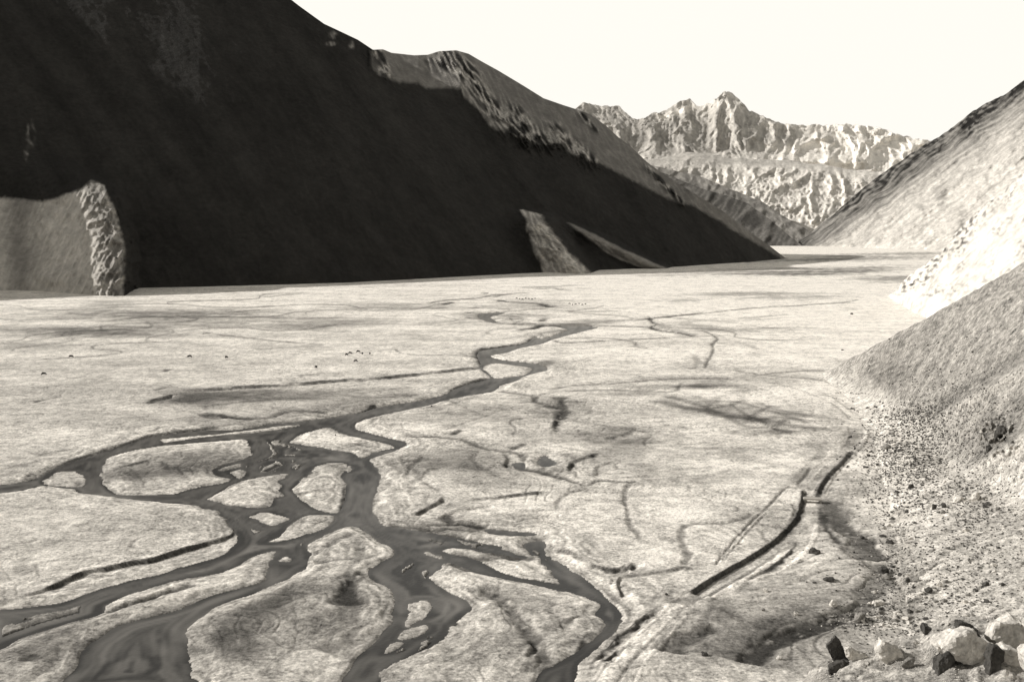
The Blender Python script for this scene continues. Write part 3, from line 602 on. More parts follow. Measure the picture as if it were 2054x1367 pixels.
def m_relief(px, py, X, Y, t, R):
    # uphill (w) and along (u) coordinates in metres
    ca, sa = math.cos(AZ_UP), math.sin(AZ_UP)
    w = X * ca + Y * sa; u = -X * sa + Y * ca
    k = sstep(0, 0.05, t)
    L_ = sstep(4, -6, py - interp(EDGE, px)) * sstep(735, 765, px)
    px0, py0 = px, py
    jg = 14 * fbm(px0 / 34, py0 / 34, 5, 59, gain=.6); d = (17 - 12 * L_) * ridged(u / 260 + 0.35 * w / 260 + .8 * fbm(u / 500, w / 500, 2, 60), w / 1400, 4, 61) * k
    d += (9 - 7 * L_) * fbm(u / 90, w / 260, 4, 65) * k
    d += 2.0 * fbm(u / 12, w / 24, 3, 67) * k * (1 - L_)
    d += L_ * k * 4 * ridged((px - .6 * py + jg) / 22, (py + .6 * px) / 130, 5, 68, gain=.6)
    # spur at the left edge of the picture: low crest coming forward, faces left
    cx = poly_x(crest1, py)
    side = px - cx + jg
    left = sstep(-230, -5, side); right = sstep(34, 4, side)
    h = sstep(300, 400, py)
    d += h * 150 * np.minimum(left, right)
    rock = np.exp(-((side + 22) / 36.0) ** 2) * h
    d += rock * 24 * ridged((px + .5 * py) / 30, (py - .4 * px) / 30, 5, 71, gain=.6) + h * left * right * 9 * ridged((px + .45 * py) / 16, (py - px * .4) / 90, 4, 72)
    # spur in the middle
    cx2 = poly_x([(1040, 418), (1082, 430), (1110, 470), (1134, 505), (1172, 550)], py)
    s2 = px - cx2 + jg * .8
    h2 = sstep(415, 450, py)
    d += h2 * 120 * np.minimum(sstep(-75, 0, s2), sstep(46, 4, s2))
    d += h2 * 12 * np.exp(-((s2 + 5) / 30) ** 2) * ridged(X / 18, Y / 18, 4, 77)
    # fan right of it
    cx3 = poly_x([(1140, 446), (1190, 468), (1250, 500), (1340, 541)], py)
    s3 = px - cx3 + jg * .4
    h3 = sstep(440, 470, py)
    d += h3 * 60 * np.minimum(sstep(-60, 0, s3), sstep(26, 0, s3))
    # crags in the lit shoulder
    e = interp(EDGE, px)
    for pts, wd_, am in CRAGS:
        f = crag_mask(px, py, pts, wd_)
        d += am * f * (0.35 + 1.1 * ridged((px - .55 * py) / 11, (py + .5 * px) / 34 + .5 * fbm(px / 20, py / 20, 2, 84), 5, 83, gain=.6))
    # snow-free notch texture on the summit shoulder
    return d
cols = np.concatenate([np.arange(-700, -80, 12), np.arange(-80, 1600.1, 2.2)])
X, Y, ZZ, px_, py_ = march(cols, linef(M_BASE), linef(M_TOP), 330, m_slope, m_relief, back=(1500.0, 0.6))
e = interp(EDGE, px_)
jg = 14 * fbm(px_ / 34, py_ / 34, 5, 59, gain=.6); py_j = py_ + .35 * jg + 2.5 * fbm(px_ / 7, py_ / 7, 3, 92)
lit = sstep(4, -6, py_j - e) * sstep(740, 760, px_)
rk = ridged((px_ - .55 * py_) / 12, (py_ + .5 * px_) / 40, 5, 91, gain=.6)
tone = 0.026 + 0.016 * fbm((px_ - .7 * py_) / 60, (py_ + .5 * px_) / 300, 5, 90) + 0.008 * rk  # shade of the unlit face deepened in the colour
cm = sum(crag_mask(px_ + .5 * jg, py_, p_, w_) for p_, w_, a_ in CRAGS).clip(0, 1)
tone = tone + lit * (0.17 + 0.08 * (rk - .35) + cm * .75 * (rk - .25)).clip(0)  # sunlight on the shoulder painted as paler tone above the shadow edge
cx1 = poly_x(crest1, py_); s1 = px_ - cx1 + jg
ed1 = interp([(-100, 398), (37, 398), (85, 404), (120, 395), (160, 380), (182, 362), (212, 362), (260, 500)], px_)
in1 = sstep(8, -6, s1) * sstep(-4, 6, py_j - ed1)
tone = tone + in1 * (1 - .55 * np.exp(-((s1 + 24) / 26) ** 2)) * (0.46 + .16 * (ridged((px_ + .45 * py_) / 14, (py_ - .4 * px_) / 110, 4, 93) - .3) + 0.40 * np.exp(-((s1 + 22) / 30) ** 2) * (rk - .18)).clip(.02)  # left spur's sunlit face painted paler than the shaded slope
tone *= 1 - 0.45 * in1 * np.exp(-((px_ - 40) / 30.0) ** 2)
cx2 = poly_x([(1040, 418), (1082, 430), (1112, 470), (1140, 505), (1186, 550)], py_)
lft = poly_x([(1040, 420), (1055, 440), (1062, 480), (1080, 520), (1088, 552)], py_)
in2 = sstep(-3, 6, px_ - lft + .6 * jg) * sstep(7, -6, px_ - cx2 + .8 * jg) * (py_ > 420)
tone = tone + in2 * (0.42 + 0.5 * (rk - .3))  # sunlit middle spur, its light put into the tone
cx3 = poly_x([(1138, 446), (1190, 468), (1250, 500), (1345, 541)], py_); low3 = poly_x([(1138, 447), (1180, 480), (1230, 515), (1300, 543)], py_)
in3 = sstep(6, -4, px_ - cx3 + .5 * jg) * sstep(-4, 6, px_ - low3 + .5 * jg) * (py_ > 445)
tone = tone + in3 * 0.22  # sunlit fan, likewise lightened in the tone
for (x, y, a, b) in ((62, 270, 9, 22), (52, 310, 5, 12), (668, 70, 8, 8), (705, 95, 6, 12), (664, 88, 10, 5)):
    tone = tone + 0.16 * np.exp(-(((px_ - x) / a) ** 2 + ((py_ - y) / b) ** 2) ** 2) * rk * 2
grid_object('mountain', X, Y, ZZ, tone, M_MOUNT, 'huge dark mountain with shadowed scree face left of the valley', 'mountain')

# ---- far range with the pointed peak
R_TOP = [(900, 330), (1100, 250), (1160, 214), (1170, 205), (1200, 210), (1240, 213), (1262, 232), (1278, 240), (1300, 232), (1330, 222), (1360, 205), (1385, 198), (1398, 214), (1420, 206), (1440, 194), (1455, 184), (1472, 189), (1490, 207), (1503, 222), (1520, 228), (1545, 240), (1570, 248), (1620, 250), (1700, 249), (1745, 252), (1780, 262), (1800, 268), (1830, 277), (1870, 285), (1950, 300), (2100, 330), (2500, 380)]
def rough_line(pts, amp, sc_, seed):
    return lambda x: interp(pts, x) + amp * fbm(x / sc_, x * 0 + 3.3, 4, seed)
def range_relief(px, py, X, Y, t, R):
    k = sstep(0, .05, t)
    wx = px + 26 * fbm(px / 90, py / 90, 3, 101); wy = py + 20 * fbm(px / 80, py / 80, 3, 100)
    d = 150 * ridged(wx / 60 + 0.35 * wy / 80, wy / 90 - wx / 300, 6, 102, gain=.62) * k
    d += 50 * ridged(wx / 16, wy / 26, 5, 106, gain=.65) * k
    s = px - poly_x([(1455, 185), (1470, 230), (1500, 300)], py)     # the peak's own rib
    d += 260 * np.exp(-np.abs(s) / 40) * sstep(320, 220, py)
    d += 160 * np.exp(-((py - 322) / 12) ** 2) * sstep(1250, 1330, px) * sstep(1800, 1650, px)
    return d
cols = np.arange(1000, 2450, 2.6)
X, Y, ZZ, px_, py_ = march(cols, linef([(900, 480), (2500, 480)]), rough_line(R_TOP, 6, 14, 111), 230, lambda px, py, t: 0.55 + 0 * px, range_relief, back=(3000, 0.5), z0=0)
rk = ridged(px_ / 20, py_ / 26, 5, 113, gain=.65)
tone = 0.56 + 0.20 * (rk - .4) + 0.2 * sstep(1500, 1700, px_) + 0.08 * sstep(1380, 1460, px_) + .22 * (ridged((px_ + 8 * fbm(px_ / 20, py_ / 20, 2, 114)) / 9, py_ / 50, 4, 115) - .35)  # raised base tone puts aerial haze into the rock colour
tone -= 0.13 * sstep(215, 240, py_ + 0.12 * (1450 - px_) * 0) * sstep(335, 300, py_) * sstep(1640, 1560, px_)
snow = np.exp(-((py_ - (228 - 0.33 * (px_ - 1350))) / (5 + 0.02 * (px_ - 1310).clip(0))) ** 2) * sstep(1300, 1325, px_) * sstep(1440, 1400, px_)
tone += 0.5 * snow
tone += 0.22 * sstep(280, 300, py_) * sstep(1480, 1600, px_) + 0.14 * np.exp(-((px_ - 1300) / 25) ** 2 - ((py_ - 300) / 18) ** 2)
tone -= .3 * np.exp(-(((px_ - 1668) / 22) ** 2 + ((py_ - 305) / 14) ** 2) ** 2)
grid_object('mountain_range', X, Y, ZZ, tone, M_RANGE, 'distant jagged range with a pointed snow streaked peak', 'mountains')

# ---- bright eroded foothill in front of the range
F_TOP = [(1150, 300), (1240, 300), (1290, 318), (1330, 316), (1380, 304), (1420, 308), (1460, 316), (1560, 320), (1640, 328), (1720, 342), (1800, 345), (1900, 350), (2200, 380)]
def foot_relief(px, py, X, Y, t, R):
    k = sstep(0, .05, t) * sstep(1, .85, t)
    wx = px + 22 * fbm(px / 60, py / 60, 3, 120); wy = py + 16 * fbm(px / 60, py / 60, 3, 121)
    d = 80 * ridged(wx / 36 + 0.5 * wy / 50, wy / 60 - wx / 200, 6, 122, gain=.65) * k
    d += 24 * ridged(px / 9, py / 12, 4, 126) * k
    return d
cols = np.arange(1150, 2200, 2.4)
X, Y, ZZ, px_, py_ = march(cols, linef([(900, 486), (2500, 486)]), rough_line(F_TOP, 4, 30, 131), 150, lambda px, py, t: 0.42 - .16 * sstep(.75, 1, t) + 0 * px, foot_relief, back=(2500, 0.3), z0=0)
rk = ridged(px_ / 18, py_ / 24, 4, 133)
br = sstep(1380, 1470, px_ + .5 * (py_ - 340)) * sstep(322, 350, py_ + 12 * fbm(px_ / 60, py_ / 30, 3, 134))
tone = 0.50 + 0.12 * (rk - .4) + br * (0.30 + 0.35 * (rk - .45))
grid_object('foothill', X, Y, ZZ, tone, M_RANGE, 'bright eroded foothill below the distant range', 'hill')

# ---- grey spurs that close the valley behind the mountain's foot
def spur(name, cols, base, top, slope, az, tone_fn, relief_fn, mat, label, cat, n=120, back=(800, .5), z0=-3, ret=False):
    X, Y, ZZ, px_, py_ = march(cols, base, top, n, lambda px, py, t: np.maximum(facing(slope, az, px, py), .12), relief_fn, back=back, z0=z0)
    o = grid_object(name, X, Y, ZZ, tone_fn(px_, py_, X, Y), mat, label, cat)
    return (o, X, Y, ZZ, px_, py_) if ret else o
def rel(a1, s1, a2, s2, sh=0.5, seed=140):
    def f(px, py, X, Y, t, R):
        k = sstep(0, .1, t)
        return (a1 * ridged(px / s1 + sh * py / s1, py / (s1 * 2.5) - px / (s1 * 5), 4, seed) + a2 * fbm(px / s2, py / s2, 4, seed + 5)) * k
    return f
spur('valley_spur', np.arange(1300, 1660, 2.4), linef([(1300, 489), (1700, 489)]), rough_line([(1300, 330), (1400, 352), (1480, 385), (1530, 405), (1570, 432), (1600, 450), (1630, 466), (1660, 488)], 1.5, 20, 141), 0.62, math.radians(125),
     lambda a, b, X, Y: 0.27 + .16 * (ridged(a / 14, b / 20, 3, 143) - .4), rel(40, 40, 12, 15), M_RANGE, 'pale spur dropping into the valley beneath the bright foothill', 'hill')
spur('grey_spur', np.arange(1280, 1612, 2.2), linef([(1200, 495), (1700, 495)]), rough_line([(1280, 330), (1340, 350), (1385, 370), (1430, 385), (1460, 393), (1500, 408), (1540, 437), (1575, 466), (1600, 486), (1612, 494)], 1.0, 20, 145), 0.62, math.radians(130),
     lambda a, b, X, Y: 0.13 + .14 * (ridged(a / 18 + b / 22, b / 60 - a / 80, 3, 147) - .4), rel(24, 50, 6, 12, 0.9, 150), M_FARSLOPE, 'grey scree spur beside the foot of the dark mountain', 'hill')

# ---- right side: far white slope, middle bluff, near grey scree slope
SLOPE_AZ = math.radians(22)
def far_tone(a, b, X, Y):
    st_ = fbm((a + 1.25 * b) / 22, (a * .6 - b) / 160, 4, 160)
    k = 0.42 + .14 * st_ + 0.22 * sstep(-30, 40, (b - (490 - 0.72 * (a - 1640))) ) 
    k -= 0.16 * np.exp(-((b - (478 - .75 * (a - 1640))) / 26) ** 2)
    sp = .62 + 1.0 * fbm(a / 13, b / 8, 4, 162)
    sk = b - interp([(1590, 492), (1650, 447), (1740, 370), (1800, 328), (1870, 282), (1930, 240), (2017, 188), (2400, -60)], a)
    k -= 0.30 * sstep(.5, .75, sp) * np.exp(-sk / 22) * sstep(1640, 1700, a)
    for (x, y, p_, q_) in ((1948, 245, 16, 26), (1890, 395, 14, 26), (1850, 420, 10, 14), (1930, 440, 12, 22), (1765, 350, 14, 14)):
        k -= .40 * np.exp(-(((a - x) / p_) ** 2 + ((b - y) / q_) ** 2)) * sstep(.3, .7, sp)
    k += .5 * fbm((a + 1.3 * b + 16 * fbm(a / 60, b / 60, 2, 168)) / 9, (a - b) / 120, 4, 169)
    k += .45 * sstep(-70, 60, b - (512 - 0.60 * (a - 1640)))
    return k * 0.50 - .06 * np.abs(fbm((a + 1.1 * b) / 14, (a - b) / 90, 4, 167)) * 2
spur('far_hillside', np.concatenate([np.arange(1590, 2120, 2.4), np.arange(2130, 2900, 20)]), linef([(1590, 494), (2900, 540)]),
     rough_line([(1590, 492.5), (1620, 472), (1650, 447), (1700, 405), (1740, 370), (1780, 340), (1800, 328), (1830, 305), (1870, 282), (1900, 262), (1930, 240), (1950, 222), (1985, 205), (2017, 188), (2100, 130), (2400, -60), (2900, -200)], 4, 24, 165), 0.60, SLOPE_AZ,
     far_tone, rel(30, 60, 16, 14, 1.0, 166), M_FARSLOPE, 'steep sunlit hillside descending from the upper right corner', 'hill', n=200, back=(900, .4))
def mid_tone(a, b, X, Y):
    k = 0.66 + .16 * fbm(a / 30, b / 30, 4, 170) + .14 * fbm((a + 1.2 * b) / 9, (a - b) / 70, 3, 173)
    sp = .5 + 1.0 * fbm(a / 9, b / 7, 4, 172)
    k -= 0.5 * sstep(.45, .75, sp) * np.exp(-((a - (1880 - 0.9 * (b - 520))) / 26) ** 2) * sstep(590, 560, b)
    k -= 0.30 * sstep(.5, .8, sp) * sstep(.12, .35, fbm(a / 50, b / 40, 2, 174))
    return k
spur('sunlit_bluff', np.concatenate([np.arange(1775, 2120, 2.4), np.arange(2130, 2900, 20)]), linef([(1775, 598), (1800, 615), (1830, 634), (1860, 648), (1900, 662), (2900, 960)]),
     rough_line([(1775, 597), (1800, 580), (1815, 560), (1835, 545), (1850, 535), (1875, 515), (1890, 505), (1905, 480), (1925, 458), (1960, 425), (2017, 380), (2100, 300), (2400, 60), (2900, -200)], 5, 16, 175), 0.60, SLOPE_AZ,
     mid_tone, rel(6, 40, 3, 9, .8, 176), M_FARSLOPE, 'white sunlit bluff with dark crags behind the grey scree slope', 'hill', n=170, back=(500, .4))

HB = [(1640, 752), (1660, 765), (1690, 788), (1720, 832), (1750, 880), (1765, 930), (1778, 1000), (1795, 1080), (1812, 1180), (1832, 1300), (1856, 1420), (1890, 1500), (1940, 1550), (2200, 1600), (3000, 1600)]
HT = [(1640, 751), (1660, 744), (1700, 722), (1760, 690), (1800, 668), (1850, 642), (1900, 614), (1950, 585), (2017, 548), (2100, 500), (2400, 330), (3000, 100)]
foot = lambda px: interp([(1640, 750), (1700, 772), (1760, 802), (1820, 845), (1880, 893), (1950, 945), (2017, 990), (2200, 1100), (3000, 1500)], px)
def near_slope(px, py, t):
    up = facing(0.62, SLOPE_AZ, px, py)
    k = sstep(40, -60, py - foot(px))
    lo = 0.02 + 0.06 * sstep(1850, 2200, px)
    return lo + (up - lo) * k
def near_relief(px, py, X, Y, t, R):
    k = sstep(0, .06, t)
    d = 1.2 * fbm(X / 14, Y / 14, 4, 180) * k
    # rills down the slope
    q = (px * 0.53 + py)          # lines falling to the lower left share q
    q0 = q + 14 * fbm(px / 70, py / 70, 3, 181)
    d += 2.0 * fbm(q0 / 20, (px - py * .5) / 260, 4, 182) * k
    # ribs: ground steps forward below each of two diagonal edges
    e1 = 750 + (2017 - px) * 0.60; e2 = 888 + (2017 - px) * 0.62
    wob = 5 * fbm(px / 40, py / 40, 3, 183)
    d += 14 * sstep(-16, 10, py - e1 + wob) * np.exp(-np.maximum(py - e1, 0) / 60) * sstep(1740, 1960, px) * .4
    d += 22 * sstep(-12, 6, py - e2 + wob) * np.exp(-np.maximum(py - e2, 0) / 90) * sstep(1780, 1990, px) * .5
    # outcrop
    o = np.exp(-(((px - 1998) / 34) ** 2 + ((py - 868) / 36) ** 2))
    d += o * 12 * ridged(px / 22, py / 22, 4, 185)
    return d
cols = np.concatenate([np.arange(1640, 2120, 1.8), np.arange(2125, 3000, 15)])
nX, nY, nZ, npx, npy = march(cols, linef(HB), rough_line(HT, 4, 22, 199), 420, near_slope, near_relief, back=(160, 0.3), z0=0.74)
g = fbm(nX / 3, nY / 3, 3, 190)
hill = sstep(30, -50, npy - foot(npx))
e1 = 750 + (2017 - npx) * 0.60; e2 = 888 + (2017 - npx) * 0.62
startb = sstep(60, 0, npx - np.interp(npy, [p[1] for p in HB], [p[0] for p in HB])) * sstep(790, 860, npy)
ci = np.searchsorted(px_cols, npx).clip(0, NC - 1); ri = (NR - np.searchsorted(py_rows[::-1], npy)).clip(0, NR - 1)
ft = TONE[ri, ci]
tone = 0.60 + 0.12 * g * (1 - hill) + 0.06 * fbm(nX / 20, nY / 20, 3, 191)
q0 = npx * 0.53 + npy + 14 * fbm(npx / 70, npy / 70, 3, 181)
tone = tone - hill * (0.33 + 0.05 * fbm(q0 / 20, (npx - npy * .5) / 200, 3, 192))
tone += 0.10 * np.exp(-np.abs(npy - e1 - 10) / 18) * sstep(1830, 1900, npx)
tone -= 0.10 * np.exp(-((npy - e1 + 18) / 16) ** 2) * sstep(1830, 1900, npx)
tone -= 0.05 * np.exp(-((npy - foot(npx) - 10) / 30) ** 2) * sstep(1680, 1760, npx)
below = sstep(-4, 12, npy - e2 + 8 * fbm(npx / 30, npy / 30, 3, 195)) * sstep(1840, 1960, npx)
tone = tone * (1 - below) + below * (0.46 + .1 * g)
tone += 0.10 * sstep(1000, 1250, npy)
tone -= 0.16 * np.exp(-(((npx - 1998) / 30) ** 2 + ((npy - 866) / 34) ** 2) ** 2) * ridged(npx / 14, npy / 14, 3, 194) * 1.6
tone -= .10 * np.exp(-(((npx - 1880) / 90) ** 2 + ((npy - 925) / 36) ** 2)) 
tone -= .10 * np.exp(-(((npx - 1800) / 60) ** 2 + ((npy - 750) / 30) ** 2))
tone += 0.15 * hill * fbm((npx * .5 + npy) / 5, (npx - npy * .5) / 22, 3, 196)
sb = sstep(130, 0, npx - np.interp(npy, [p[1] for p in HB], [p[0] for p in HB]) + 40 * fbm(npx / 50, npy / 50, 3, 197)) * sstep(770, 850, npy)
tone = tone * (1 - sb) + ft * sb
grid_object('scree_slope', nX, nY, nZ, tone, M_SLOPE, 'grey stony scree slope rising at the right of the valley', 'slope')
ncols = cols
def slope_point(px, py):
    c = int(np.clip(np.searchsorted(ncols, px), 0, len(ncols) - 1))
    col = npy[1:421, c]
    r = int(np.clip(420 - np.searchsorted(col[::-1], py), 0, 419))
    r += 1; return Vector((nX[r, c], nY[r, c], nZ[r, c]))
def place(px, py):
    """ground point under a photograph position, slope or plain"""
    if px > 1642 and py < interp(HB, px) and py > interp(HT, px): return slope_point(px, py)
    z = floor_z(px, py); x, y = ground(px, py, 0.0)
    return Vector((float(x), float(y), z))

# near stony ledge at the camera's own hillside
LT = [(1380, 1560), (1560, 1420), (1630, 1345), (1660, 1325), (1700, 1312), (1740, 1300), (1770, 1296), (1800, 1285), (1850, 1270), (1880, 1250), (1905, 1238), (1950, 1242), (1990, 1238), (2030, 1236), (2100, 1215), (2300, 1150), (2700, 1050), (4000, 940), (8000, 860)]
lc = np.concatenate([[1380, 1440, 1500], np.arange(1560, 2120, 3.0), np.arange(2130, 2700, 20), [2800, 3000, 3400, 4000, 5000, 6500, 8000]])
yt = interp(LT, lc) + 7 * fbm(lc / 70, lc * 0, 2, 200)
rows = []
ts = np.linspace(0, 1, 90)
LPY = 1700 + (yt[None, :] - 1700) * ts[:, None]; LPX = np.repeat(lc[None, :], 90, 0)
hx, hy, e = ray(LPX, LPY)
LR = 16 + 12 * ts[:, None] + 0 * LPX
LR = LR + 1.0 * fbm(LPX / 70, LPY / 70, 4, 201) * (1 - ts[:, None] * .6)
lX = hx * LR; lY = hy * LR; lZ = H + e * LR
bx, by, bz = [], [], []
for f, dz in ((0.5, 0.3), (1.5, 1.5), (5, 8), (16, 28), (45, 62), (90, 72)):
    bx.append(lX[-1] + hx[-1] * f); by.append(lY[-1] + hy[-1] * f); bz.append(lZ[-1] - dz)
lXa = np.vstack([lX, bx]); lYa = np.vstack([lY, by]); lZa = np.vstack([lZ, bz])
ltone = 0.56 + 0.12 * fbm(lXa / .6, lYa / .6, 3, 202)
lrk = ridged(lXa / 1.1, lYa / 1.1 + lZa, 5, 203, gain=.6); lZa[:90] += .10 * lrk[:90] + .05 * fbm(lXa / .25, lYa / .25, 3, 204)[:90]; ltone = ltone - .25 * sstep(.55, .2, lrk)
M_LEDGE = earth_material('ledge_stone', [(14.0, 0.9), (3.5, 0.8)], amp=1.3, bump=1.0, bump_scale=9.0, bdist=0.12)
grid_object('stony_ledge', lXa, lYa, lZa, ltone, M_LEDGE, 'bright stony ledge in the bottom right foreground', 'ledge')
def ledge_point(px, py):
    c = int(np.clip(np.searchsorted(lc, px), 0, len(lc) - 1)); r = int(np.clip(90 - np.searchsorted(LPY[:, c][::-1], py), 0, 89))
    return Vector((lX[r, c], lY[r, c], lZ[r, c]))

# ================================================================ BOULDERS
import bmesh
def hull_mesh(name, seed, sx=1, sy=1, sz=1, n=14, bev=0.04, pts=None, rough=False):
    rs = np.random.RandomState(seed)
    bm = bmesh.new()
    if pts is None:
        v = rs.normal(size=(n, 3)); v /= np.linalg.norm(v, axis=1)[:, None]; v *= rs.uniform(.75, 1.0, (n, 1))
        v = v * [sx * .5, sy * .5, sz * .5]; v[:, 2] += sz * .28
    else: v = np.array(pts, float)
    for p in v: bm.verts.new(p)
    r = bmesh.ops.convex_hull(bm, input=bm.verts)
    bmesh.ops.delete(bm, geom=list({g for g in r['geom_interior'] + r['geom_unused'] if isinstance(g, bmesh.types.BMVert)}), context='VERTS')
    bmesh.ops.dissolve_limit(bm, angle_limit=0.18, verts=bm.verts, edges=bm.edges)
    if bev: bmesh.ops.bevel(bm, geom=bm.edges[:], offset=bev * min(sx, sy, sz), segments=1, affect='EDGES')
    if rough:
        bmesh.ops.triangulate(bm, faces=bm.faces); S_ = min(sx, sy, sz)
        for it in range(4):
            big = [e for e in bm.edges if e.calc_length() > S_ * .16]
            if not big or len(bm.verts) > 5000: break
            bmesh.ops.subdivide_edges(bm, edges=big, cuts=1, use_grid_fill=False); bmesh.ops.triangulate(bm, faces=bm.faces)
        bmesh.ops.smooth_vert(bm, verts=bm.verts, factor=.5, use_axis_x=True, use_axis_y=True, use_axis_z=True)
        for v in bm.verts:
            q = v.co / S_ * 1.3 + Vector((seed, 0, 0))
            v.co += v.normal * S_ * (.16 * mnoise.fractal(q, .7, 2.1, 5) + .05 * abs(mnoise.noise(q * 3)))
    bmesh.ops.recalc_face_normals(bm, faces=bm.faces)
    me = bpy.data.meshes.new(name); bm.to_mesh(me); bm.free(); return me
def pxm(p): return (p - Vector((0, 0, H))).length / F      # metres per photograph unit at a point
def boulder(px, py, w, h, mat, label, seed, group=None, depth=None, tilt=0.0, rz=None, at=None, n=14):
    p = (at or place)(px, py); s = pxm(p)
    W, Hh = w * s, h * s; Dp = (depth or 0.8) * W
    me = hull_mesh('boulder', seed, W, Dp, Hh * 1.25, n, rough=w > 12); me.materials.append(mat)
    o = bpy.data.objects.new('boulder', me); COL.objects.link(o)
    o.location = p - Vector((0, 0, Hh * 0.12)); o.rotation_euler = (0, tilt, random.uniform(-.5, .5) if rz is None else rz)
    return tag(o, label, 'boulder', group)

BIG = [ # px, py(base), width, height, material, label
 (1632, 1113, 26, 16, M_ROCK_D, 'dark boulder on the turf left of the gully bend, largest there'),
 (1663, 1172, 30, 9, M_ROCK_D, 'low flat dark rock lying alone on turf left of the gully'),
 (1480, 1097, 12, 9, M_ROCK_L, 'small white stone standing on the left rim of the long double ditch'),
 (1536, 1192, 14, 8, M_ROCK_L, 'small pale rock with short shadow in the middle of the lower turf'),
 (1596, 1241, 15, 11, M_ROCK_L, 'white rock on dark turf above the lower creek'),
 (1530, 1232, 11, 7, M_ROCK_M, 'little grey rock left of the white rock on dark turf'),
 (1412, 1322, 18, 9, M_ROCK_D, 'dark rock by the bottom edge right of the track'),
 (1563, 1330, 13, 9, M_ROCK_L, 'pale stone by the bottom edge left of the standing slab'),
 (1337, 1200, 9, 8, M_ROCK_D, 'small dark stone on the left verge of the track'),
 (1672, 1222, 24, 14, M_ROCK_L, 'white rounded rock just above the blocky dark rock pair'),
 (1722, 1250, 44, 20, M_ROCK_M, 'blocky grey rock with deep shadow above the ledge'),
 (1762, 1216, 30, 18, M_ROCK_L, 'pointed white rock with long thin shadow'),
 (1772, 1147, 26, 14, M_ROCK_D, 'dark rock where the gully meets the boulder field'),
 (1781, 1160, 24, 12, M_ROCK_M, 'grey rock just below the dark rock at the gully'),
 (1820, 1167, 18, 9, M_ROCK_D, 'small dark pyramid rock right of the gully'),
 (1883, 1176, 14, 14, M_ROCK_L, 'pale upright rock in the middle of the boulder field'),
 (1770, 1126, 16, 7, M_ROCK_D, 'low dark rock above the gully rocks'),
 (1772, 1082, 18, 7, M_ROCK_D, 'flat dark rock high in the boulder field right of the gully'),
 (1786, 1095, 20, 6, M_ROCK_D, 'narrow dark rock below the flat dark one'),
 (1791, 1041, 14, 6, M_ROCK_D, 'dark rock on pale ground below the slope foot'),
 (1799, 988, 13, 7, M_ROCK_D, 'squat dark rock at the pale slope foot'),
 (1742, 917, 9, 7, M_ROCK_D, 'dark rock right of the track near its bend'),
 (1737, 941, 15, 5, M_ROCK_D, 'flat dark rock below the bend in the track'),
 (1701, 937, 10, 7, M_ROCK_D, 'dark rock close against the right verge of the track'),
 (1680, 965, 6, 5, M_ROCK_D, 'tiny dark rock between track and pale verge'),
 (1775, 900, 20, 14, M_ROCK_M, 'large grey block at the top of the rockfall near the bend'),
 (1924, 1004, 26, 12, M_ROCK_L, 'flat white boulder at the slope foot, left of the tilted white slab'),
 (1957, 1003, 30, 20, M_ROCK_L, 'tilted white slab boulder at the slope foot'),
 (1893, 1017, 16, 12, M_ROCK_D, 'dark boulder left of the two white boulders'),
 (1873, 1022, 12, 16, M_ROCK_D, 'upright dark boulder in the rubble left of the white boulders'),
 (1826, 979, 14, 10, M_ROCK_D, 'dark boulder at the left end of the rubble band'),
 (1985, 1012, 20, 10, M_ROCK_D, 'dark rock to the right of the tilted white slab'),
 (2004, 880, 30, 34, M_ROCK_D, 'black craggy outcrop block at the right edge of the scree'),
 (1983, 905, 18, 20, M_ROCK_D, 'smaller black outcrop block below the craggy one'),
 (1968, 880, 14, 16, M_ROCK_M, 'grey outcrop block left of the black ones'),
 (1708, 600 + 32, 10, 4, M_ROCK_D, 'dark rock on the far pale fan near the white bluff'),
 (1783, 681, 6, 4, M_ROCK_D, 'small dark rock beside the crest of the grey scree slope'),
 (1690, 705, 7, 3, M_ROCK_D, 'small dark rock on the pale plain before the scree slope'),
 (866, 819, 5, 5, M_ROCK_D, 'small dark rock on the bar below the river bend'),
 (1054, 833, 4, 4, M_ROCK_D, 'small dark rock on the meadow near the crumbling gully'),
 (673, 876, 4, 4, M_ROCK_D, 'tiny dark stone on the white triangular bar'),
 (1705, 880, 9, 5, M_ROCK_D, 'dark stone left of the track at its bend'),
]
for i, (x, y, w, h, m, lab) in enumerate(BIG):
    tilt = -0.5 if 'tilted' in lab else 0.0
    boulder(x, y, w, h, m, lab, 300 + i, tilt=tilt, depth=1.0 if h < w * .6 else .8)

# foreground rocks standing on the ledge (outline in photograph units turned into metres at their own distance)
def slab(outline, px, py, thick, mat, label, seed, at=ledge_point, lean=0.0, lift=0.0):
    p = at(px, py); s = pxm(p)
    pts = []
    for x, y in outline:
        u = (x - px) * s; v = (py - y) * s
        for q in (-.5, .5):
            k = 1 - .15 * (q > 0)
            pts.append((u * k + .1 * q * thick, q * thick + lean * v, v * k))
    me = hull_mesh('rock_slab', seed, thick, thick, thick, pts=pts, bev=.02, rough=True); me.materials.append(mat)
    o = bpy.data.objects.new('rock_slab', me); COL.objects.link(o); o.location = p + Vector((0, 0, lift))
    return tag(o, label, 'rock')
slab([(1657, 1295), (1672, 1278), (1680, 1285), (1702, 1322), (1690, 1335), (1668, 1322)], 1686, 1330, .30, M_ROCK_D, 'dark pointed slab standing upright on the ledge at the bottom', 401)
slab([(1662, 1338), (1680, 1325), (1698, 1325), (1698, 1342), (1662, 1350)], 1682, 1342, .30, M_ROCK_D, 'dark block under the upright pointed slab', 402)
slab([(1692, 1300), (1700, 1296), (1745, 1322), (1725, 1330), (1700, 1318)], 1715, 1325, .35, M_ROCK_L, 'pale wedge leaning right of the upright dark slab', 403)
slab([(1755, 1300), (1762, 1280), (1800, 1300), (1808, 1318), (1770, 1325)], 1780, 1322, .5, M_ROCK_L, 'broad white slab between the wedge and the small round stone', 404)
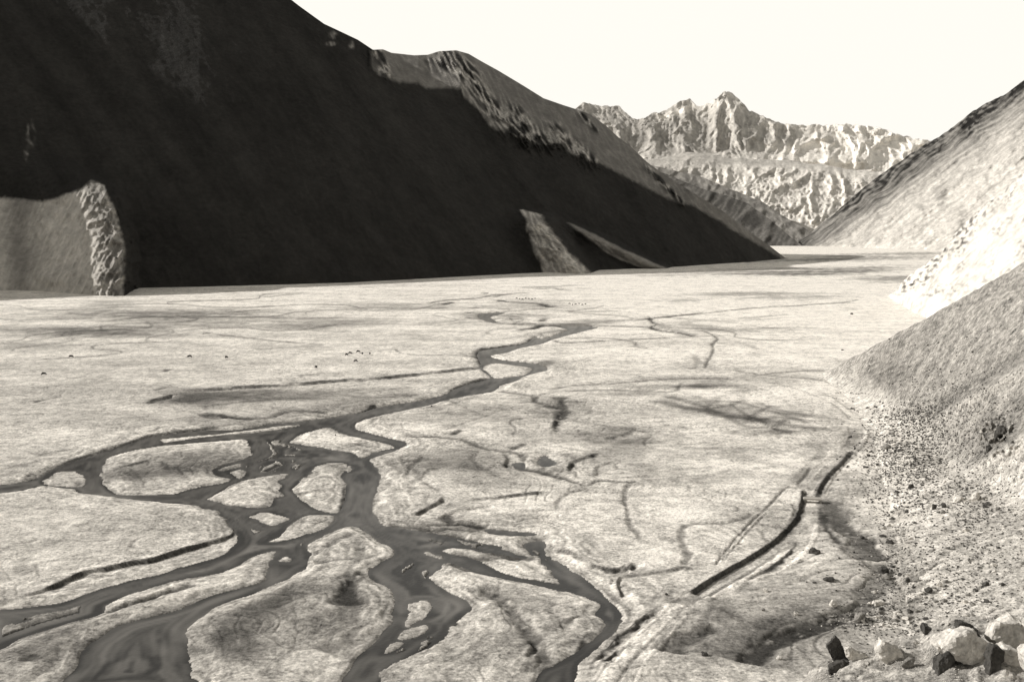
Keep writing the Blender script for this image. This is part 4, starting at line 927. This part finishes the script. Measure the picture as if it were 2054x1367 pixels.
slab([(1806, 1334), (1822, 1321), (1830, 1322), (1826, 1336), (1812, 1340)], 1820, 1338, .18, M_ROCK_M, 'small grey stone on bare white ledge', 405)
slab([(1872, 1302), (1880, 1292), (1930, 1262), (1945, 1266), (1968, 1290), (1976, 1308), (1960, 1322), (1925, 1322), (1895, 1308)], 1925, 1325, .75, M_ROCK_L, 'largest white boulder on the foreground ledge', 406)
slab([(1938, 1268), (1950, 1266), (1972, 1295), (1978, 1310), (1966, 1312), (1952, 1290)], 1960, 1316, .5, M_ROCK_D, 'dark slab added as the shaded right flank of the largest white boulder', 407)  # near-black rock stands in for the boulder's shaded side
slab([(1874, 1322), (1892, 1308), (1906, 1322), (1902, 1350), (1874, 1352)], 1888, 1346, .5, M_ROCK_D, 'dark block added as the deep shadow under the largest white boulder', 408)  # near-black rock stands in for the deep shadow below the boulder
slab([(1982, 1300), (1985, 1290), (1992, 1294), (1996, 1305), (2008, 1304), (2000, 1322), (1996, 1345), (1980, 1345)], 1992, 1342, .4, M_ROCK_D, 'dark broken rock right of the largest white boulder', 409)
slab([(2000, 1300), (2010, 1296), (2040, 1305), (2045, 1330), (2012, 1330)], 2020, 1330, .5, M_ROCK_L, 'white rock near the right edge of the ledge', 410)
slab([(1918, 1246), (1928, 1244), (1945, 1258), (1957, 1264), (1950, 1268), (1918, 1262)], 1935, 1266, .4, M_ROCK_D, 'dark wedge on the ledge crest above the largest white boulder', 411)
slab([(1848, 1248), (1858, 1250), (1863, 1262), (1850, 1264)], 1855, 1266, .3, M_ROCK_D, 'dark tooth of rock on the ledge crest', 412)
slab([(1996, 1242), (2006, 1240), (2022, 1260), (2030, 1275), (2012, 1265)], 2012, 1272, .35, M_ROCK_D, 'dark leaning rock on the crest at the right edge', 414)
slab([(1990, 1250), (2040, 1245), (2060, 1290), (2015, 1296), (1985, 1275)], 2030, 1296, .6, M_ROCK_L, 'large pale block at the right edge of the ledge', 415)
slab([(2050, 1310), (2080, 1290), (2130, 1320), (2110, 1370), (2060, 1360)], 2085, 1350, .6, M_ROCK_L, 'white block beyond the right edge of the ledge', 416)

# middling rocks of the boulder field, each an object of its own
protos = [hull_mesh('rock', 500 + i, 1, random.uniform(.7, 1.1), random.uniform(.5, .9), 12, .03) for i in range(12)]
pm = [M_ROCK_D, M_ROCK_M, M_ROCK_L]
pmesh = []
for k, m in enumerate(pm):
    row = []
    for me in protos:
        c = me.copy(); c.materials.append(m); row.append(c)
    pmesh.append(row)
def scatter(n, region, size, group, label, w=(.5, .3, .2), seed=1):
    rs = random.Random(seed); cnt = 0
    while cnt < n:
        cx, cy, ax, ay = rs.choice(region)
        x = cx + rs.gauss(0, ax); y = cy + rs.gauss(0, ay)
        if x > 2090 or x < 1500 or y > 1360: continue
        if x <= 1644 or y > interp(HB, x) or y < interp(HT, x):
            if y < 748: continue
        p = place(x, y); s = pxm(p) * rs.uniform(*size)
        k = rs.choices((0, 1, 2), w)[0]
        o = bpy.data.objects.new('rock', rs.choice(pmesh[k])); COL.objects.link(o)
        o.location = p - Vector((0, 0, s * .1)); o.scale = (s, s, s * rs.uniform(.6, 1)); o.rotation_euler = (rs.uniform(-.3, .3), rs.uniform(-.3, .3), rs.uniform(0, 6.28))
        tag(o, label, 'rock', group); cnt += 1
scatter(95, [(1830, 850, 25, 14), (1850, 900, 40, 25), (1790, 895, 20, 10), (1800, 825, 40, 6), (1870, 1000, 50, 16), (1860, 985, 45, 12)], (5, 11), 'rocks of the rockfall below the scree slope', 'angular rock in the rockfall below the grey scree slope', seed=2)
scatter(125, [(1850, 1060, 60, 40), (1900, 1120, 70, 50), (1850, 1180, 60, 30), (1950, 1180, 50, 40), (1760, 1240, 40, 14), (1800, 1240, 60, 18)], (7, 20), 'rocks of the boulder field right of the gully', 'angular rock in the boulder field right of the gully', (.35, .3, .35), seed=3)
for i in range(48):
    lx = 1640 + 400 * ((i * .618) % 1); ly = interp(LT, lx) + 4 + 70 * ((i * .377) % 1) ** 1.4
    q = ledge_point(lx, ly); ss = pxm(q) * random.uniform(4, 13)
    o = bpy.data.objects.new('rock', pmesh[random.choice((0, 1, 2, 2))][i % 12]); COL.objects.link(o); o.location = q; o.scale = (ss, ss, ss * .8); o.rotation_euler = (0, .3, i)
    tag(o, 'small angular stone lying loose on the bright foreground ledge', 'rock', 'loose stones on the foreground ledge')
scatter(18, [(1690, 1100, 40, 40), (1640, 1130, 40, 30), (1720, 1170, 30, 20), (1700, 930, 15, 20)], (4, 9), 'rocks strewn on the turf left of the gully', 'small rock strewn on the turf left of the gully', (.7, .2, .1), seed=4)
# uncountable rubble: one object
def rubble(n, region, size, seed, mat, name, label, at=None):
    rs = random.Random(seed); V = []; Fc = []; base = 0
    pr = []
    for me in protos[:6]:
        bm = bmesh.new(); bm.from_mesh(me); bmesh.ops.dissolve_limit(bm, angle_limit=.5, verts=bm.verts, edges=bm.edges); 
        v = np.array([x.co[:] for x in bm.verts]); f = [[q.index for q in x.verts] for x in bm.faces]; bm.free(); pr.append((v, f))
    cnt = 0
    while cnt < n:
        cx, cy, ax, ay = rs.choice(region); x = cx + rs.gauss(0, ax); y = cy + rs.gauss(0, ay)
        if at is not None:
            if y < interp(LT, x) + 3 or y > 1420: continue
        elif x > 2110 or y > 1365 or (y < 770 and x < 1700): continue
        if at is None and x > 1644 and y < interp(HT, x) + 2: continue
        if at is None and x <= 1644 and y < 760: continue
        p = (at or place)(x, y); s = pxm(p) * rs.uniform(*size); v, f = rs.choice(pr)
        a = rs.uniform(0, 6.28); c, d = math.cos(a), math.sin(a)
        vv = v * [s, s, s * rs.uniform(.5, .9)]; vv = np.stack([vv[:, 0] * c - vv[:, 1] * d, vv[:, 0] * d + vv[:, 1] * c, vv[:, 2]], 1) + np.array(p) - [0, 0, s * .05]
        V.append(vv); Fc += [[q + base for q in ff] for ff in f]; base += len(v); cnt += 1
    me = bpy.data.meshes.new(name); me.from_pydata(np.vstack(V).tolist(), [], Fc); me.materials.append(mat)
    o = bpy.data.objects.new(name, me); COL.objects.link(o); return tag(o, label, 'rubble', kind='stuff')
RG = [(1840, 830, 35, 14), (1860, 880, 45, 25), (1830, 930, 35, 20), (1830, 850, 40, 20), (1850, 900, 50, 30), (1870, 1000, 60, 25), (1900, 1100, 90, 60), (1870, 1200, 90, 40), (1960, 1100, 60, 70), (1980, 1000, 50, 40), (1900, 800, 70, 60), (1760, 1250, 60, 20), (1960, 860, 40, 50), (1775, 990, 25, 70), (1795, 1150, 30, 70), (1780, 900, 25, 30), (1850, 960, 70, 40)]
rubble(8000, RG, (1.8, 6.5), 11, M_ROCK_D, 'scree_rubble', 'fine dark rubble scattered over the scree and its foot')
rubble(2500, RG, (1.8, 5.0), 12, M_ROCK_L, 'pale_rubble', 'fine pale rubble scattered over the boulder field')

LG = [(1700, 1330, 60, 20), (1800, 1310, 60, 25), (1900, 1300, 60, 40), (2000, 1290, 50, 40), (1980, 1340, 60, 20)]
rubble(1500, LG, (1.5, 6), 14, M_ROCK_L, 'ledge_gravel', 'pale broken gravel on the foreground ledge', at=ledge_point)
rubble(500, LG, (1.5, 5), 15, M_ROCK_D, 'ledge_chips', 'dark stone chips on the foreground ledge', at=ledge_point)

# ---------------------------------------------------------------- stone culvert slab across the ditch
def box_mesh(name, sx, sy, sz, bev, mat):
    bm = bmesh.new(); bmesh.ops.create_cube(bm, size=1)
    bmesh.ops.scale(bm, vec=(sx, sy, sz), verts=bm.verts)
    bmesh.ops.bevel(bm, geom=bm.edges[:], offset=bev, segments=2, affect='EDGES')
    me = bpy.data.meshes.new(name); bm.to_mesh(me); bm.free(); me.materials.append(mat); return me
root = bpy.data.objects.new('footbridge', None); COL.objects.link(root)
p = place(1630, 1007); root.location = (p.x, p.y, 1.05); root.rotation_euler = (0, 0, math.radians(-14))
tag(root, 'short pale slab bridge crossing the ditch beside the track', 'bridge')
def part(name, me, parent, loc, rot=(0, 0, 0)):
    o = bpy.data.objects.new(name, me); COL.objects.link(o); o.parent = parent; o.location = loc; o.rotation_euler = rot; return o
part('deck', box_mesh('deck', 5.4, 2.2, .35, .05, M_CONCRETE), root, (0, 0, 0))
for sx in (-1, 1):
    part('abutment', box_mesh('abutment', .7, 2.4, 1.6, .05, M_ROCK_M), root, (sx * 2.2, 0, -.98))
for sy in (-1, 1):
    part('kerb', box_mesh('kerb', 5.0, .22, .18, .03, M_CONCRETE), root, (0, sy * .95, .265))

# ---------------------------------------------------------------- dry-stone wall remains at the slope foot
def stone_wall(pts, label, seed, h=1.1):
    rs = random.Random(seed); root = None
    V = []; Fc = []; base = 0; pr = []
    for me in protos[:6]:
        pr.append((np.array([x.co[:] for x in me.vertices]), [list(q.vertices) for q in me.polygons]))
    for i in range(len(pts) - 1):
        a = place(*pts[i]); b = place(*pts[i + 1]); L = (b - a).length; k = int(L / .8) + 1
        for j in range(k):
            q = a.lerp(b, j / k)
            for lv in range(1):
                v, f = rs.choice(pr); s = rs.uniform(.35, .75)
                vv = v * s + np.array(q) + [rs.uniform(-.3, .3), rs.uniform(-.3, .3), lv * .5 + rs.uniform(-.1, .1)]
                V.append(vv); Fc += [[z + base for z in ff] for ff in f]; base += len(v)
    me = bpy.data.meshes.new('stone_wall'); me.from_pydata(np.vstack(V).tolist(), [], Fc); me.materials.append(M_ROCK_D)
    o = bpy.data.objects.new('stone_wall', me); COL.objects.link(o); tag(o, label, 'wall')
stone_wall([(1676, 793), (1690, 790), (1715, 790), (1740, 789)], 'low dark stone wall at the foot of the grey scree slope', 21)
stone_wall([(1669, 800), (1680, 804), (1693, 809)], 'short broken stone row below the long stone wall', 22)
stone_wall([(1768, 837), (1790, 841), (1815, 843), (1840, 842)], 'broken dark stone wall among the rockfall', 23)

# ---------------------------------------------------------------- grazing animals on the plain
def animal_mesh(seed):
    """one continuous body grown over a skeleton, head down to graze"""
    verts = [(0, 0, 1.05), (.45, 0, 1.08), (.85, 0, 1.1), (1.15, 0, .85), (1.35, 0, .45), (1.52, 0, .18), (-.45, 0, 1.08), (-.8, 0, 1.1), (-.95, 0, .8), (-.98, 0, .5)]
    rad = [(.44, .46), (.44, .46), (.38, .40), (.17, .2), (.12, .15), (.08, .09), (.36, .36), (.28, .28), (.05, .05), (.04, .04)]
    edges = [(0, 1), (1, 2), (2, 3), (3, 4), (4, 5), (0, 6), (6, 7), (7, 8), (8, 9)]
    for (root, x, s, fwd) in ((2, .78, 1, 0), (2, .70, -1, .08), (7, -.72, 1, 0), (7, -.80, -1, -.1)):
        i = len(verts)
        if root == 2: ch = [(x, s * .2, .78, .15), (x + fwd, s * .2, .42, .07), (x + fwd, s * .2, .05, .06)]
        else: ch = [(x + .08, s * .2, .78, .17), (x - .08 + fwd, s * .2, .45, .07), (x + fwd, s * .2, .05, .06)]
        prev = root
        for (a, b, c, r) in ch:
            verts.append((a, b, c)); rad.append((r, r)); edges.append((prev, len(verts) - 1)); prev = len(verts) - 1
    for s in (-1, 1):
        verts.append((1.22, s * .16, .66)); rad.append((.04, .04)); edges.append((3, len(verts) - 1))
    me = bpy.data.meshes.new('animal_body'); me.from_pydata(verts, edges, [])
    o = bpy.data.objects.new('tmp', me); COL.objects.link(o)
    sk = o.modifiers.new('skin', 'SKIN'); ss = o.modifiers.new('s', 'SUBSURF'); ss.levels = 1
    for v, r in zip(me.skin_vertices[0].data, rad): v.radius = r
    me.skin_vertices[0].data[0].use_root = True
    dg = bpy.context.evaluated_depsgraph_get(); dg.update()
    m2 = bpy.data.meshes.new_from_object(o.evaluated_get(dg)); m2.name = 'grazing_animal'
    bpy.data.objects.remove(o); m2.materials.clear(); m2.materials.append(M_HIDE)
    for p_ in m2.polygons: p_.use_smooth = True
    return m2
AM = animal_mesh(1)
def animals(spots, group, labels, size=1.0):
    for i, (x, y, rz) in enumerate(spots):
        o = bpy.data.objects.new('grazing_animal', AM); COL.objects.link(o)
        p = place(x, y); o.location = p; o.rotation_euler = (0, 0, rz); o.scale = (size,) * 3
        tag(o, labels[i] if isinstance(labels, list) else labels, 'animal', group)
animals([(142, 720, .2), (381, 720, 3.3), (454, 722, 1.2), (87, 756, .5), (634, 742, 2.2)], None,
  ['dark grazing animal second from the left on the left meadow', 'dark grazing animal alone in the middle of the left meadow', 'smallest dark animal just right of the meadow pair', 'dark animal nearest the left edge of the meadow', 'dark animal right of the round pale patch'], 1.15)
animals([(702, 713, .3), (695, 716, 1), (718, 710, .2), (727, 714, 1.6), (742, 714, 1.7), (714, 729, 2.9)], 'grazing animals in the small herd above the river bend',
  'dark animal in the small herd grazing left of the river bend', 1.05)
animals([(1036 + 6.2 * i, 601 + (i * 7 % 3), i * 1.3) for i in range(7)], 'grazing animals in the far row', 'tiny dark animal in the far row grazing beyond the river', 1.0)
animals([(1142 + 6.5 * i, 612 + (i * 5 % 3), i * 1.7) for i in range(6)], 'grazing animals in the far right row', 'tiny dark animal in the far row right of the river', 1.0)

# ================================================================ LIGHT
w = bpy.data.worlds.new('World'); sc.world = w; w.use_nodes = True
t = w.node_tree; t.nodes.clear(); N = t.nodes.new; L = t.links.new
out = N('ShaderNodeOutputWorld'); bg = N('ShaderNodeBackground'); sky = N('ShaderNodeTexSky')
sky.sky_type = 'NISHITA'; sky.sun_disc = False; sky.sun_elevation = SUN_EL
sky.sun_rotation = math.pi / 2 - SUN_AZ
sky.dust_density = 3.0; sky.air_density = 1.2; sky.altitude = 2500
bw = N('ShaderNodeRGBToBW'); L(sky.outputs[0], bw.inputs[0])
cmb = N('ShaderNodeCombineColor')
gn = N('ShaderNodeMath'); gn.operation = 'MULTIPLY'; gn.inputs[1].default_value = 2.7; L(bw.outputs[0], gn.inputs[0])
cl = N('ShaderNodeMath'); cl.operation = 'MINIMUM'; cl.inputs[1].default_value = 1.0 / 0.15; L(gn.outputs[0], cl.inputs[0])
gc = N('ShaderNodeNewGeometry'); sx = N('ShaderNodeSeparateXYZ'); L(gc.outputs['Incoming'], sx.inputs[0])
mr = N('ShaderNodeMapRange'); mr.interpolation_type = 'SMOOTHSTEP'; L(sx.outputs[2], mr.inputs[0])
mr.inputs[1].default_value = -0.25; mr.inputs[2].default_value = -0.65; mr.inputs[3].default_value = 1.0; mr.inputs[4].default_value = 0.5
c2 = N('ShaderNodeMath'); c2.operation = 'MULTIPLY'; L(cl.outputs[0], c2.inputs[0]); L(mr.outputs[0], c2.inputs[1]); cl = c2
for i, k in enumerate((1.02, 0.985, 0.915)):
    mm = N('ShaderNodeMath'); mm.operation = 'MULTIPLY'; mm.inputs[1].default_value = k; L(cl.outputs[0], mm.inputs[0]); L(mm.outputs[0], cmb.inputs[i])
L(cmb.outputs[0], bg.inputs['Color']); bg.inputs['Strength'].default_value = 0.15
L(bg.outputs[0], out.inputs[0])
sd = bpy.data.lights.new('sun', 'SUN'); so = bpy.data.objects.new('sun', sd); COL.objects.link(so)
sd.energy = 5.0; sd.angle = math.radians(0.5); sd.color = (1.0, 0.965, 0.925)
so.rotation_euler = SUN.to_track_quat('Z', 'Y').to_euler()
so.location = (-300, 200, 600)

sc.view_settings.view_transform = 'Standard'; sc.view_settings.look = 'None'; sc.view_settings.exposure = 0
sc.cycles.max_bounces = 4; sc.cycles.diffuse_bounces = 2
